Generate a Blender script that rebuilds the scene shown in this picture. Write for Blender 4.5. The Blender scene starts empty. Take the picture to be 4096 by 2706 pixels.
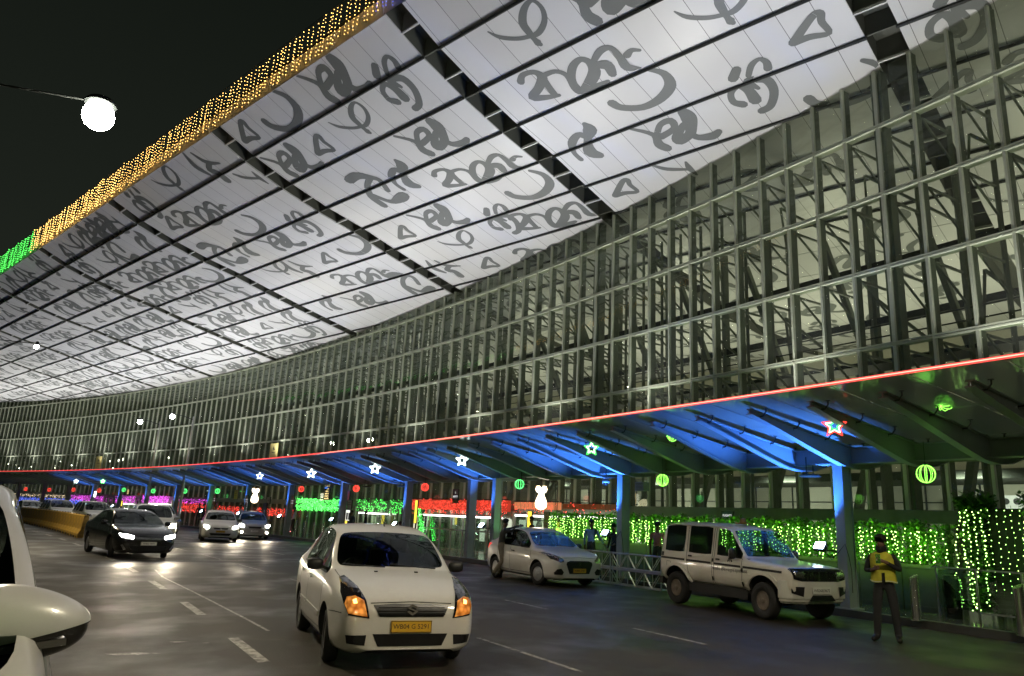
import bpy, bmesh, math, random
from mathutils import Vector, Matrix
from mathutils.bvhtree import BVHTree
random.seed(7)
SC = bpy.context.scene
COL = SC.collection
R = math.radians
# ------------------------------------------------------------------ camera
CAMH = 1.65
cam = bpy.data.cameras.new('camera'); cam_o = bpy.data.objects.new('camera', cam); COL.objects.link(cam_o)
t_, r_ = R(13.94), R(2.77)
_right = Vector((1, 0, 0)); _up = Vector((0, -math.sin(t_), math.cos(t_))); _fwd = Vector((0, math.cos(t_), math.sin(t_)))
_r2 = math.cos(r_)*_right + math.sin(r_)*_up; _u2 = -math.sin(r_)*_right + math.cos(r_)*_up
M_ = Matrix(((_r2.x, _u2.x, -_fwd.x, 0), (_r2.y, _u2.y, -_fwd.y, 0), (_r2.z, _u2.z, -_fwd.z, CAMH), (0, 0, 0, 1)))
cam_o.matrix_world = M_
cam.lens = 2950/4096*36; cam.sensor_width = 36; cam.clip_end = 2000; cam.clip_start = 0.05
SC.camera = cam_o
# ------------------------------------------------------------------ world: night sky
w = bpy.data.worlds.new('World'); SC.world = w; w.use_nodes = True
wn = w.node_tree.nodes; wl = w.node_tree.links
bg = wn['Background']
tc = wn.new('ShaderNodeTexCoord'); sx = wn.new('ShaderNodeSeparateXYZ'); rp = wn.new('ShaderNodeValToRGB')
wl.new(tc.outputs['Generated'], sx.inputs[0]); wl.new(sx.outputs['Z'], rp.inputs[0]); wl.new(rp.outputs[0], bg.inputs[0])
rp.color_ramp.elements[0].position = 0.0; rp.color_ramp.elements[0].color = (0.020, 0.024, 0.018, 1)
rp.color_ramp.elements[1].position = 0.75; rp.color_ramp.elements[1].color = (0.0045, 0.0065, 0.0048, 1)
bg.inputs[1].default_value = 0.8
SC.view_settings.view_transform = 'Standard'; SC.view_settings.look = 'None'
SC.view_settings.exposure = 0.15; SC.view_settings.gamma = 1.0
SC.cycles.max_bounces = 7; SC.cycles.transparent_max_bounces = 24; SC.cycles.diffuse_bounces = 2; SC.cycles.glossy_bounces = 3
SC.cycles.transmission_bounces = 2
SC.cycles.caustics_reflective = False; SC.cycles.caustics_refractive = False; SC.cycles.sample_clamp_indirect = 3.0
SC.cycles.use_denoising = True
# ------------------------------------------------------------------ frames of reference of the site
OX, OY, RF = -201.1219, -107.5353, 246.745          # the terminal front is an arc of 247 m radius
def pol(th, off, z=0.0):
    r = RF-off; a = R(th); return Vector((OX+r*math.cos(a), OY+r*math.sin(a), z))
def rdir(th): return Vector((math.cos(R(th)), math.sin(R(th)), 0))
def tdir(th): return Vector((-math.sin(R(th)), math.cos(R(th)), 0))
def th_of(p): return math.degrees(math.atan2(p[1]-OY, p[0]-OX))
AL = R(46.764); U_ = Vector((-math.sin(AL), math.cos(AL), 0)); N_ = Vector((math.cos(AL), math.sin(AL), 0))
S0, LB = 5.486, 12.4                                 # roof bays, measured along the roof
PD = [11.4, 12.15, 13.84, 15.81, 17.84, 19.98, 22.07, 24.19, 26.28, 28.33, 30.4, 32.5, 36, 40, 46, 52, 60]
PZ = [18.0, 17.68, 16.99, 16.40, 15.93, 15.57, 15.10, 14.66, 14.25, 13.86, 13.5, 13.2, 12.9, 12.8, 13.0, 13.6, 14.8]
def roofz(d):
    if d <= PD[0]: return PZ[0]
    for i in range(len(PD)-1):
        if d <= PD[i+1]: return PZ[i]+(PZ[i+1]-PZ[i])*(d-PD[i])/(PD[i+1]-PD[i])
    return PZ[-1]
def RP(s, d, dz=0.0): p = U_*s+N_*d; return Vector((p.x, p.y, roofz(d)+dz))
def roof_at(p): return roofz(p.x*N_.x+p.y*N_.y)
# ------------------------------------------------------------------ materials
MATS = {}
def node_mat(name):
    m = bpy.data.materials.new(name); m.use_nodes = True; MATS[name] = m
    return m, m.node_tree.nodes, m.node_tree.links, m.node_tree.nodes['Principled BSDF']
def mat(name, col, rough=0.5, metal=0.0, coat=0.0, var=0.0, vscale=3.0, bump=0.0, bscale=40.0, spec=0.5):
    m, n, l, b = node_mat(name)
    b.inputs['Base Color'].default_value = (*col, 1); b.inputs['Roughness'].default_value = rough
    b.inputs['Metallic'].default_value = metal; b.inputs['Specular IOR Level'].default_value = spec
    if coat: b.inputs['Coat Weight'].default_value = coat; b.inputs['Coat Roughness'].default_value = 0.04
    if var or bump:
        tcn = n.new('ShaderNodeTexCoord')
    if var:
        nz = n.new('ShaderNodeTexNoise'); nz.inputs['Scale'].default_value = vscale; nz.inputs['Detail'].default_value = 6
        l.new(tcn.outputs['Object'], nz.inputs['Vector'])
        mr = n.new('ShaderNodeMapRange'); mr.inputs[1].default_value = 0.3; mr.inputs[2].default_value = 0.7
        mr.inputs[3].default_value = 1-var; mr.inputs[4].default_value = 1+var
        l.new(nz.outputs['Fac'], mr.inputs[0])
        mx = n.new('ShaderNodeVectorMath'); mx.operation = 'SCALE'; mx.inputs[0].default_value = col
        l.new(mr.outputs[0], mx.inputs['Scale']); l.new(mx.outputs[0], b.inputs['Base Color'])
    if bump:
        nb = n.new('ShaderNodeTexNoise'); nb.inputs['Scale'].default_value = bscale; nb.inputs['Detail'].default_value = 4
        l.new(tcn.outputs['Object'], nb.inputs['Vector'])
        bp = n.new('ShaderNodeBump'); bp.inputs['Strength'].default_value = bump; bp.inputs['Distance'].default_value = 0.02
        l.new(nb.outputs['Fac'], bp.inputs['Height']); l.new(bp.outputs[0], b.inputs['Normal'])
    return m
def emis(name, col, strength, sample=False, base=(0.02, 0.02, 0.02)):
    m, n, l, b = node_mat(name)
    b.inputs['Base Color'].default_value = (*base, 1)
    b.inputs['Emission Color'].default_value = (*col, 1); b.inputs['Emission Strength'].default_value = strength
    if not sample: m.cycles.emission_sampling = 'NONE'
    return m
def glass(name, tint, refl_min=0.06, rough=0.0, gcol=(0.9, 1.0, 0.92), ior=1.5, boost=1.0, haze=0.0):
    m = bpy.data.materials.new(name); m.use_nodes = True; MATS[name] = m; n = m.node_tree.nodes; l = m.node_tree.links; n.clear()
    out = n.new('ShaderNodeOutputMaterial'); mx = n.new('ShaderNodeMixShader'); tr = n.new('ShaderNodeBsdfTransparent'); gl = n.new('ShaderNodeBsdfGlossy')
    lw = n.new('ShaderNodeLayerWeight'); lw.inputs['Blend'].default_value = .5; fr = n.new('ShaderNodeMath'); fr.operation = 'POWER'; fr.inputs[1].default_value = 2.8; l.new(lw.outputs['Facing'], fr.inputs[0])
    ma = n.new('ShaderNodeMath'); ma.operation = 'MULTIPLY_ADD'; ma.inputs[1].default_value = boost; ma.inputs[2].default_value = refl_min; ma.use_clamp = True
    tr.inputs[0].default_value = (*tint, 1); gl.inputs[0].default_value = (*gcol, 1); gl.inputs['Roughness'].default_value = rough
    l.new(fr.outputs[0], ma.inputs[0]); l.new(ma.outputs[0], mx.inputs[0]); l.new(tr.outputs[0], mx.inputs[1]); l.new(gl.outputs[0], mx.inputs[2])
    if haze:      # dusty film on the glass
        df = n.new('ShaderNodeBsdfDiffuse'); tl = n.new('ShaderNodeBsdfTranslucent'); m1 = n.new('ShaderNodeMixShader'); m2 = n.new('ShaderNodeMixShader')
        df.inputs[0].default_value = (.50, .53, .48, 1); tl.inputs[0].default_value = (.50, .53, .48, 1); m1.inputs[0].default_value = .35; m2.inputs[0].default_value = haze
        l.new(df.outputs[0], m1.inputs[1]); l.new(tl.outputs[0], m1.inputs[2]); l.new(mx.outputs[0], m2.inputs[1]); l.new(m1.outputs[0], m2.inputs[2]); l.new(m2.outputs[0], out.inputs[0])
    else: l.new(mx.outputs[0], out.inputs[0])
    return m
mat('frame_metal', (0.56, 0.60, 0.46), 0.45, 0.0, var=0.10, vscale=1.2)
mat('fin_metal', (0.16, 0.19, 0.13), 0.5, 0.0, var=0.2, vscale=2)
mat('truss_metal', (0.20, 0.23, 0.16), 0.45, 0.0, var=0.15, vscale=2)
mat('dark_steel', (0.035, 0.04, 0.036), 0.5, 0.4)
mat('rail_dark', (0.022, 0.024, 0.02), 0.5, 0.2)
glass('facade_glass', (0.72, 0.78, 0.66), 0.05, gcol=(0.68, 0.76, 0.64), haze=.10)
glass('canopy_glass', (0.74, 0.80, 0.74), 0.04, gcol=(.32, .34, .34), rough=0.08, haze=.36)
mat('soffit_dark', (0.10, 0.11, 0.085), 0.8, var=0.15)  # dark olive finish of the low soffit
mat('hall_wall', (0.42, 0.41, 0.32), 0.8, var=0.12, vscale=0.6)
mat('floor_tile', (0.16, 0.17, 0.15), 0.12, var=0.15, vscale=1.0, bump=0.03, bscale=3)
mat('beam_paint', (0.24, 0.27, 0.28), 0.5, 0.0, var=0.08, vscale=2)
mat('white_paint', (0.72, 0.72, 0.70), 0.4, var=0.05)
mat('black_plastic', (0.012, 0.012, 0.012), 0.45)
mat('black_gloss', (0.008, 0.008, 0.009), 0.12, coat=0.5)
mat('rubber', (0.012, 0.012, 0.012), 0.75, bump=0.2, bscale=60)
mat('steel', (0.55, 0.55, 0.53), 0.22, 1.0)
mat('aluminium', (0.55, 0.56, 0.55), 0.32, 0.9, var=0.1)
mat('rim_silver', (0.42, 0.42, 0.42), 0.3, 0.8)
mat('rim_steel', (0.16, 0.13, 0.10), 0.6, 0.3, var=0.3, vscale=9)
mat('chrome', (0.7, 0.7, 0.7), 0.1, 1.0)
# ceiling cladding: white lacquered planks, thin dark joint every 1.03 m along the roof (object space)
m, n, l, b = node_mat('ceiling_white')
tcn = n.new('ShaderNodeTexCoord'); dt = n.new('ShaderNodeVectorMath'); dt.operation = 'DOT_PRODUCT'; dt.inputs[1].default_value = U_
l.new(tcn.outputs['Object'], dt.inputs[0])
a1 = n.new('ShaderNodeMath'); a1.operation = 'MULTIPLY_ADD'; a1.inputs[1].default_value = 12/11.53; a1.inputs[2].default_value = -S0*12/11.53+200
l.new(dt.outputs['Value'], a1.inputs[0])
a2 = n.new('ShaderNodeMath'); a2.operation = 'FRACT'; l.new(a1.outputs[0], a2.inputs[0])
a3 = n.new('ShaderNodeMath'); a3.operation = 'LESS_THAN'; a3.inputs[1].default_value = 0.020; l.new(a2.outputs[0], a3.inputs[0])
fl = n.new('ShaderNodeMath'); fl.operation = 'FLOOR'; l.new(a1.outputs[0], fl.inputs[0])
wnz = n.new('ShaderNodeTexWhiteNoise'); wnz.noise_dimensions = '1D'; l.new(fl.outputs[0], wnz.inputs['W'])
mr = n.new('ShaderNodeMapRange'); mr.inputs[3].default_value = 0.93; mr.inputs[4].default_value = 1.0; l.new(wnz.outputs['Value'], mr.inputs[0])
vs = n.new('ShaderNodeVectorMath'); vs.operation = 'SCALE'; vs.inputs[0].default_value = (0.70, 0.70, 0.70); l.new(mr.outputs[0], vs.inputs['Scale'])
mxc = n.new('ShaderNodeMix'); mxc.data_type = 'RGBA'; l.new(a3.outputs[0], mxc.inputs['Factor']); l.new(vs.outputs[0], mxc.inputs['A']); mxc.inputs['B'].default_value = (0.16, 0.16, 0.16, 1)
l.new(mxc.outputs['Result'], b.inputs['Base Color']); b.inputs['Roughness'].default_value = 0.33; b.inputs['Specular IOR Level'].default_value = 0.35
mat('glyph_grey', (0.15, 0.16, 0.155), 0.5)
# asphalt with worn polished patches and long wheel streaks
m, n, l, b = node_mat('asphalt')
tcn = n.new('ShaderNodeTexCoord')
n1 = n.new('ShaderNodeTexNoise'); n1.inputs['Scale'].default_value = 0.55; n1.inputs['Detail'].default_value = 8; n1.inputs['Roughness'].default_value = 0.65
n2 = n.new('ShaderNodeTexNoise'); n2.inputs['Scale'].default_value = 55; n2.inputs['Detail'].default_value = 3
mp = n.new('ShaderNodeMapping'); mp.inputs['Rotation'].default_value = (0, 0, R(-32)); mp.inputs['Scale'].default_value = (1.0, 0.8, 1)
n3 = n.new('ShaderNodeTexNoise'); n3.inputs['Scale'].default_value = 0.8; n3.inputs['Detail'].default_value = 5
l.new(tcn.outputs['Object'], n1.inputs['Vector']); l.new(tcn.outputs['Object'], n2.inputs['Vector']); l.new(tcn.outputs['Object'], mp.inputs[0]); l.new(mp.outputs[0], n3.inputs['Vector'])
cr = n.new('ShaderNodeValToRGB'); cr.color_ramp.elements[0].position = 0.3; cr.color_ramp.elements[0].color = (0.014, 0.0115, 0.007, 1)
cr.color_ramp.elements[1].position = 0.75; cr.color_ramp.elements[1].color = (0.050, 0.042, 0.028, 1)
ad = n.new('ShaderNodeMath'); ad.operation = 'MULTIPLY_ADD'; ad.inputs[1].default_value = 0.45; l.new(n2.outputs['Fac'], ad.inputs[0]); 
ad2 = n.new('ShaderNodeMath'); ad2.operation = 'MULTIPLY'; ad2.inputs[1].default_value = 0.65; l.new(n1.outputs['Fac'], ad2.inputs[0]); l.new(ad2.outputs[0], ad.inputs[2])
l.new(ad.outputs[0], cr.inputs[0])
# darker wheel tracks along the curved lanes, oil spots and patch repairs
vd = n.new('ShaderNodeVectorMath'); vd.operation = 'DISTANCE'; vd.inputs[1].default_value = (OX, OY, 0); l.new(tcn.outputs['Object'], vd.inputs[0])
w1 = n.new('ShaderNodeMath'); w1.operation = 'MULTIPLY_ADD'; w1.inputs[1].default_value = 2*math.pi/1.565; w1.inputs[2].default_value = -(RF-10.22)*2*math.pi/1.565+1.57; l.new(vd.outputs['Value'], w1.inputs[0])
w2 = n.new('ShaderNodeMath'); w2.operation = 'SINE'; l.new(w1.outputs[0], w2.inputs[0])
w3 = n.new('ShaderNodeMath'); w3.operation = 'MULTIPLY_ADD'; w3.inputs[1].default_value = .13; w3.inputs[2].default_value = .95; l.new(w2.outputs[0], w3.inputs[0])
vo = n.new('ShaderNodeTexVoronoi'); vo.inputs['Scale'].default_value = .75; vo.inputs['Randomness'].default_value = 1.0; l.new(tcn.outputs['Object'], vo.inputs['Vector'])
v2 = n.new('ShaderNodeMapRange'); v2.inputs[1].default_value = .04; v2.inputs[2].default_value = .20; v2.inputs[3].default_value = .50; v2.inputs[4].default_value = 1.0; l.new(vo.outputs['Distance'], v2.inputs[0])
bk = n.new('ShaderNodeTexVoronoi'); bk.feature = 'F1'; bk.distance = 'CHEBYCHEV'; bk.inputs['Scale'].default_value = .13; l.new(tcn.outputs['Object'], bk.inputs['Vector'])
sp = n.new('ShaderNodeSeparateColor'); l.new(bk.outputs['Color'], sp.inputs[0])
b3 = n.new('ShaderNodeMapRange'); b3.inputs[3].default_value = .82; b3.inputs[4].default_value = 1.12; l.new(sp.outputs[0], b3.inputs[0])
q1 = n.new('ShaderNodeMath'); q1.operation = 'MULTIPLY'; l.new(w3.outputs[0], q1.inputs[0]); l.new(v2.outputs[0], q1.inputs[1])
q2 = n.new('ShaderNodeMath'); q2.operation = 'MULTIPLY'; l.new(q1.outputs[0], q2.inputs[0]); l.new(b3.outputs[0], q2.inputs[1])
q3 = n.new('ShaderNodeVectorMath'); q3.operation = 'SCALE'; l.new(cr.outputs[0], q3.inputs[0]); l.new(q2.outputs[0], q3.inputs['Scale']); l.new(q3.outputs[0], b.inputs['Base Color'])
mr = n.new('ShaderNodeMapRange'); mr.inputs[1].default_value = 0.45; mr.inputs[2].default_value = 0.66; mr.inputs[3].default_value = 0.62; mr.inputs[4].default_value = 0.38
l.new(n3.outputs['Fac'], mr.inputs[0]); l.new(mr.outputs[0], b.inputs['Roughness'])
bp = n.new('ShaderNodeBump'); bp.inputs['Strength'].default_value = 0.6; bp.inputs['Distance'].default_value = 0.008
l.new(n2.outputs['Fac'], bp.inputs['Height']); l.new(bp.outputs[0], b.inputs['Normal'])
# road paint, scuffed
m, n, l, b = node_mat('road_paint')
tcn = n.new('ShaderNodeTexCoord'); nz = n.new('ShaderNodeTexNoise'); nz.inputs['Scale'].default_value = 7; nz.inputs['Detail'].default_value = 8; nz.inputs['Roughness'].default_value = 0.75
l.new(tcn.outputs['Object'], nz.inputs['Vector'])
cr = n.new('ShaderNodeValToRGB'); cr.color_ramp.elements[0].position = 0.40; cr.color_ramp.elements[0].color = (0.06, 0.055, 0.045, 1)
cr.color_ramp.elements[1].position = 0.56; cr.color_ramp.elements[1].color = (0.42, 0.41, 0.37, 1)
l.new(nz.outputs['Fac'], cr.inputs[0]); l.new(cr.outputs[0], b.inputs['Base Color']); b.inputs['Roughness'].default_value = 0.6
# ------------------------------------------------------------------ mesh builder
class MB:
    def __init__(s): s.v = []; s.f = []; s.m = []
    def add(s, vs, fs, mi=0):
        o = len(s.v); s.v += [Vector(v) for v in vs]; s.f += [tuple(i+o for i in f) for f in fs]; s.m += [mi]*len(fs); return s
    def hexa(s, p, mi=0):      # 8 points: bottom ring 0-3, top ring 4-7
        return s.add(p, [(3, 2, 1, 0), (4, 5, 6, 7), (0, 1, 5, 4), (1, 2, 6, 5), (2, 3, 7, 6), (3, 0, 4, 7)], mi)
    def box(s, c, d, mi=0, rz=0.0, M=None):
        x, y, z = d[0]/2, d[1]/2, d[2]/2
        p = [Vector(q) for q in ((-x, -y, -z), (x, -y, -z), (x, y, -z), (-x, y, -z), (-x, -y, z), (x, -y, z), (x, y, z), (-x, y, z))]
        if M is None: M = Matrix.Rotation(rz, 3, 'Z')
        return s.hexa([M@q+Vector(c) for q in p], mi)
    def bar(s, a, b_, w=0.05, h=0.05, up=(0, 0, 1), mi=0):
        a = Vector(a); b_ = Vector(b_); d = (b_-a); 
        if d.length < 1e-6: return s
        d.normalize(); up = Vector(up)
        if abs(d.dot(up)) > 0.98: up = Vector((1, 0, 0))
        x = d.cross(up).normalized()*w/2; y = x.cross(d).normalized()*h/2
        return s.hexa([a-x-y, a+x-y, b_+x-y, b_-x-y, a-x+y, a+x+y, b_+x+y, b_-x+y], mi)
    def tube(s, pts, r, n=6, mi=0, cap=True):
        pts = [Vector(p) for p in pts]; rings = []
        up = Vector((0, 0, 1)); d0 = (pts[1]-pts[0]).normalized()
        if abs(d0.dot(up)) > 0.9: up = Vector((1, 0, 0))
        for i, p in enumerate(pts):
            d = (pts[min(i+1, len(pts)-1)]-pts[max(i-1, 0)]).normalized()
            x = d.cross(up); 
            if x.length < 1e-4: x = d.orthogonal()
            x.normalize(); y = x.cross(d).normalized(); rr = r[i] if isinstance(r, (list, tuple)) else r
            rings.append([p+x*rr*math.cos(2*math.pi*k/n)+y*rr*math.sin(2*math.pi*k/n) for k in range(n)])
        o = len(s.v); s.v += [v for rg in rings for v in rg]
        for i in range(len(rings)-1):
            for k in range(n):
                s.f.append((o+i*n+k, o+i*n+(k+1) % n, o+(i+1)*n+(k+1) % n, o+(i+1)*n+k)); s.m.append(mi)
        if cap: s.f.append(tuple(o+k for k in range(n))[::-1]); s.m.append(mi); s.f.append(tuple(o+(len(rings)-1)*n+k for k in range(n))); s.m.append(mi)
        return s
    def lathe(s, prof, n=16, M=None, mi=0):   # prof [(r, z)] about local z
        o = len(s.v); M = M or Matrix.Identity(4)
        for r, z in prof:
            for k in range(n): s.v.append(M@Vector((r*math.cos(2*math.pi*k/n), r*math.sin(2*math.pi*k/n), z)))
        for i in range(len(prof)-1):
            for k in range(n):
                s.f.append((o+i*n+k, o+i*n+(k+1) % n, o+(i+1)*n+(k+1) % n, o+(i+1)*n+k)); s.m.append(mi)
        s.f.append(tuple(o+k for k in range(n))[::-1]); s.m.append(mi)
        s.f.append(tuple(o+(len(prof)-1)*n+k for k in range(n))); s.m.append(mi)
        return s
    def ico(s, c, r, mi=0, sz=1.0):           # small octahedron-like bulb
        c = Vector(c)
        p = [c+Vector(q)*r for q in ((1, 0, 0), (0, 1, 0), (-1, 0, 0), (0, -1, 0))]+[c+Vector((0, 0, r*sz)), c-Vector((0, 0, r*sz))]
        return s.add(p, [(0, 1, 4), (1, 2, 4), (2, 3, 4), (3, 0, 4), (1, 0, 5), (2, 1, 5), (3, 2, 5), (0, 3, 5)], mi)
    def prism(s, poly, f, t, mi=0):           # poly 2D list, f(x,y,k) -> 3D, k = 0..1 thickness side
        nn = len(poly)
        v = [f(x, y, 0) for x, y in poly]+[f(x, y, t) for x, y in poly]
        fs = [tuple(range(nn))[::-1], tuple(range(nn, 2*nn))]+[(i, (i+1) % nn, nn+(i+1) % nn, nn+i) for i in range(nn)]
        return s.add(v, fs, mi)
    def build(s, name, mats, parent=None, smooth=False, world=False):
        me = bpy.data.meshes.new(name)
        if world and parent is not None:
            Mi = parent.matrix_basis.inverted(); vs = [Mi@v for v in s.v]
        else: vs = s.v
        me.from_pydata([tuple(v) for v in vs], [], s.f)
        if isinstance(mats, str): mats = [mats]
        for k in mats: me.materials.append(MATS[k])
        me.polygons.foreach_set('material_index', s.m)
        if smooth: me.polygons.foreach_set('use_smooth', [True]*len(s.f))
        me.update()
        o = bpy.data.objects.new(name, me); COL.objects.link(o)
        if parent is not None: o.parent = parent
        return o
def tag(o, label=None, cat=None, group=None, kind=None):
    if label: o['label'] = label
    if cat: o['category'] = cat
    if group: o['group'] = group
    if kind: o['kind'] = kind
    return o
def ordinal(n): return ('first second third fourth fifth sixth seventh eighth ninth tenth eleventh twelfth thirteenth fourteenth fifteenth sixteenth seventeenth eighteenth nineteenth twentieth twenty-first twenty-second twenty-third twenty-fourth').split()[n-1]
def empty(name, loc=(0, 0, 0), rz=0.0, label=None, cat=None, group=None):
    o = bpy.data.objects.new(name, None); COL.objects.link(o); o.empty_display_size = 0.2
    o.location = loc; o.rotation_euler = (0, 0, rz)
    o.matrix_basis = Matrix.Translation(Vector(loc))@Matrix.Rotation(rz, 4, 'Z')
    return tag(o, label, cat, group)
def copy_tree(o, parent=None):
    c = o.copy(); COL.objects.link(c)
    if parent is not None: c.parent = parent
    for ch in [x for x in bpy.data.objects if x.parent == o]: copy_tree(ch, c)
    return c
def light(name, kind, loc, energy, col=(1, 1, 1), aim=None, size=0.3, sizey=None, spot=None, blend=0.5, spread=None, parent=None):
    ld = bpy.data.lights.new(name, kind); ld.energy = energy; ld.color = col
    o = bpy.data.objects.new(name, ld); COL.objects.link(o)
    if kind == 'AREA':
        ld.shape = 'RECTANGLE' if sizey else 'SQUARE'; ld.size = size
        if sizey: ld.size_y = sizey
        if spread: ld.spread = spread
    else: ld.shadow_soft_size = size
    if kind == 'SPOT': ld.spot_size = spot; ld.spot_blend = blend
    o.location = loc
    if aim is not None: o.rotation_euler = (Vector(aim)).to_track_quat('-Z', 'Y').to_euler()
    if parent is not None:
        o.parent = parent; o.matrix_parent_inverse = parent.matrix_basis.inverted()
    return o
def text_mesh(s, size, mtl, name, parent, M, align='CENTER', ext=0.004):
    cu = bpy.data.curves.new('txt', 'FONT'); cu.body = s; cu.size = size; cu.align_x = align; cu.align_y = 'CENTER'; cu.extrude = ext; cu.resolution_u = 3
    to = bpy.data.objects.new('txt', cu); COL.objects.link(to)
    dg = bpy.context.evaluated_depsgraph_get(); me = bpy.data.meshes.new_from_object(to.evaluated_get(dg)); bpy.data.objects.remove(to)
    me.transform(M); me.materials.clear(); me.materials.append(MATS[mtl]); me.name = name
    o = bpy.data.objects.new(name, me); COL.objects.link(o)
    if parent is not None: o.parent = parent
    return o

# ================================================================== GROUND
def arcsheet(name, th0, th1, offs, z, m, step=0.5, kind='structure'):
    mb = MB(); k = int((th1-th0)/step)+1
    ths = [th0+(th1-th0)*i/k for i in range(k+1)]
    for i in range(k):
        for a, b_ in zip(offs[:-1], offs[1:]):
            mb.add([pol(ths[i], a, z), pol(ths[i], b_, z), pol(ths[i+1], b_, z), pol(ths[i+1], a, z)], [(0, 1, 2, 3)])
    o = mb.build(name, m); tag(o, kind=kind); return o
mb = MB(); mb.add([(-700, -500, 0), (500, -500, 0), (500, 700, 0), (-700, 700, 0)], [(0, 1, 2, 3)])
tag(mb.build('ground', 'asphalt'), kind='structure')
TH0, TH1 = 24.0, 66.0
# raised pavement and terminal floor, its kerb a band with a dark painted face
mb = MB(); ths = [TH0+i*0.5 for i in range(int((TH1-TH0)/0.5)+1)]
for a, b_ in zip(ths[:-1], ths[1:]):
    mb.add([pol(a, 3.78, .14), pol(b_, 3.78, .14), pol(b_, -40, .14), pol(a, -40, .14)], [(0, 1, 2, 3)])
tag(mb.build('pavement', 'floor_tile'), kind='structure')
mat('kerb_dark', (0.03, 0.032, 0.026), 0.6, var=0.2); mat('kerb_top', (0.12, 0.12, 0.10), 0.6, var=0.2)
mb = MB()
for a, b_ in zip(ths[:-1], ths[1:]):
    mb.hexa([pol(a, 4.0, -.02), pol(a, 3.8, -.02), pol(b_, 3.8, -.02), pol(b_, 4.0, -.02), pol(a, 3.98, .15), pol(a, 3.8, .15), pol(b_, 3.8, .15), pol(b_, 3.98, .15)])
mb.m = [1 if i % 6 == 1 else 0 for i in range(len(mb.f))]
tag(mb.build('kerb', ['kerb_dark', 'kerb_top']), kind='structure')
# lane dashes
mb = MB()
def dash(off, t0, t1, w=0.13, z=0.004):
    k = max(1, int(abs(t1-t0)/0.2))
    for i in range(k):
        a, b_ = t0+(t1-t0)*i/k, t0+(t1-t0)*(i+1)/k
        mb.add([pol(a, off-w/2, z), pol(a, off+w/2, z), pol(b_, off+w/2, z), pol(b_, off-w/2, z)], [(0, 1, 2, 3)])
for k in range(-3, 16): dash(16.6, 30.38+1.0*k, 30.81+1.0*k, 0.14)
for k in range(-3, 14): dash(10.22, 30.29+1.02*k, 30.69+1.02*k, 0.09)
for k in range(0, 12): dash(13.36, 30.0+1.16*k, 30.62+1.16*k, 0.07)
for a, b_ in ((-3.2, 28.2), (5.2, 28.6)): pass
tag(mb.build('lane_markings', 'road_paint'), kind='structure')
# a long worn joint line crossing the lanes and rubbed paint patches
mb = MB()
def strip(p, q, w, z=0.004): 
    p = Vector((*p, z)); q = Vector((*q, z)); x = (q-p).cross(Vector((0, 0, 1))).normalized()*w/2; mb.add([p-x, p+x, q+x, q-x], [(0, 1, 2, 3)])
pts = [(-8.94, 20.08), (-7.9, 18.2), (-5.9, 15.2), (-4.07, 12.4), (-3.21, 11.05)]
for a, b_ in zip(pts[:-1], pts[1:]): strip(a, b_, 0.05)
strip((-10.95, 23.24), (-4.5, 27.6), 0.09)
for cx, cy, lx, ly in ((-4.1, 8.95, 0.24, 0.08), (-3.95, 9.84, 0.09, 0.03), (-3.62, 9.86, 0.03, 0.02)):
    mb.add([(cx+lx*math.cos(a)*(1+0.3*math.sin(3*a)), cy+ly*math.sin(a)+lx*0.35*math.cos(a), .0045) for a in [i*math.pi/9 for i in range(18)]], [tuple(range(18))])
tag(mb.build('worn_road_paint', 'road_paint'), kind='structure')
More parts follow.
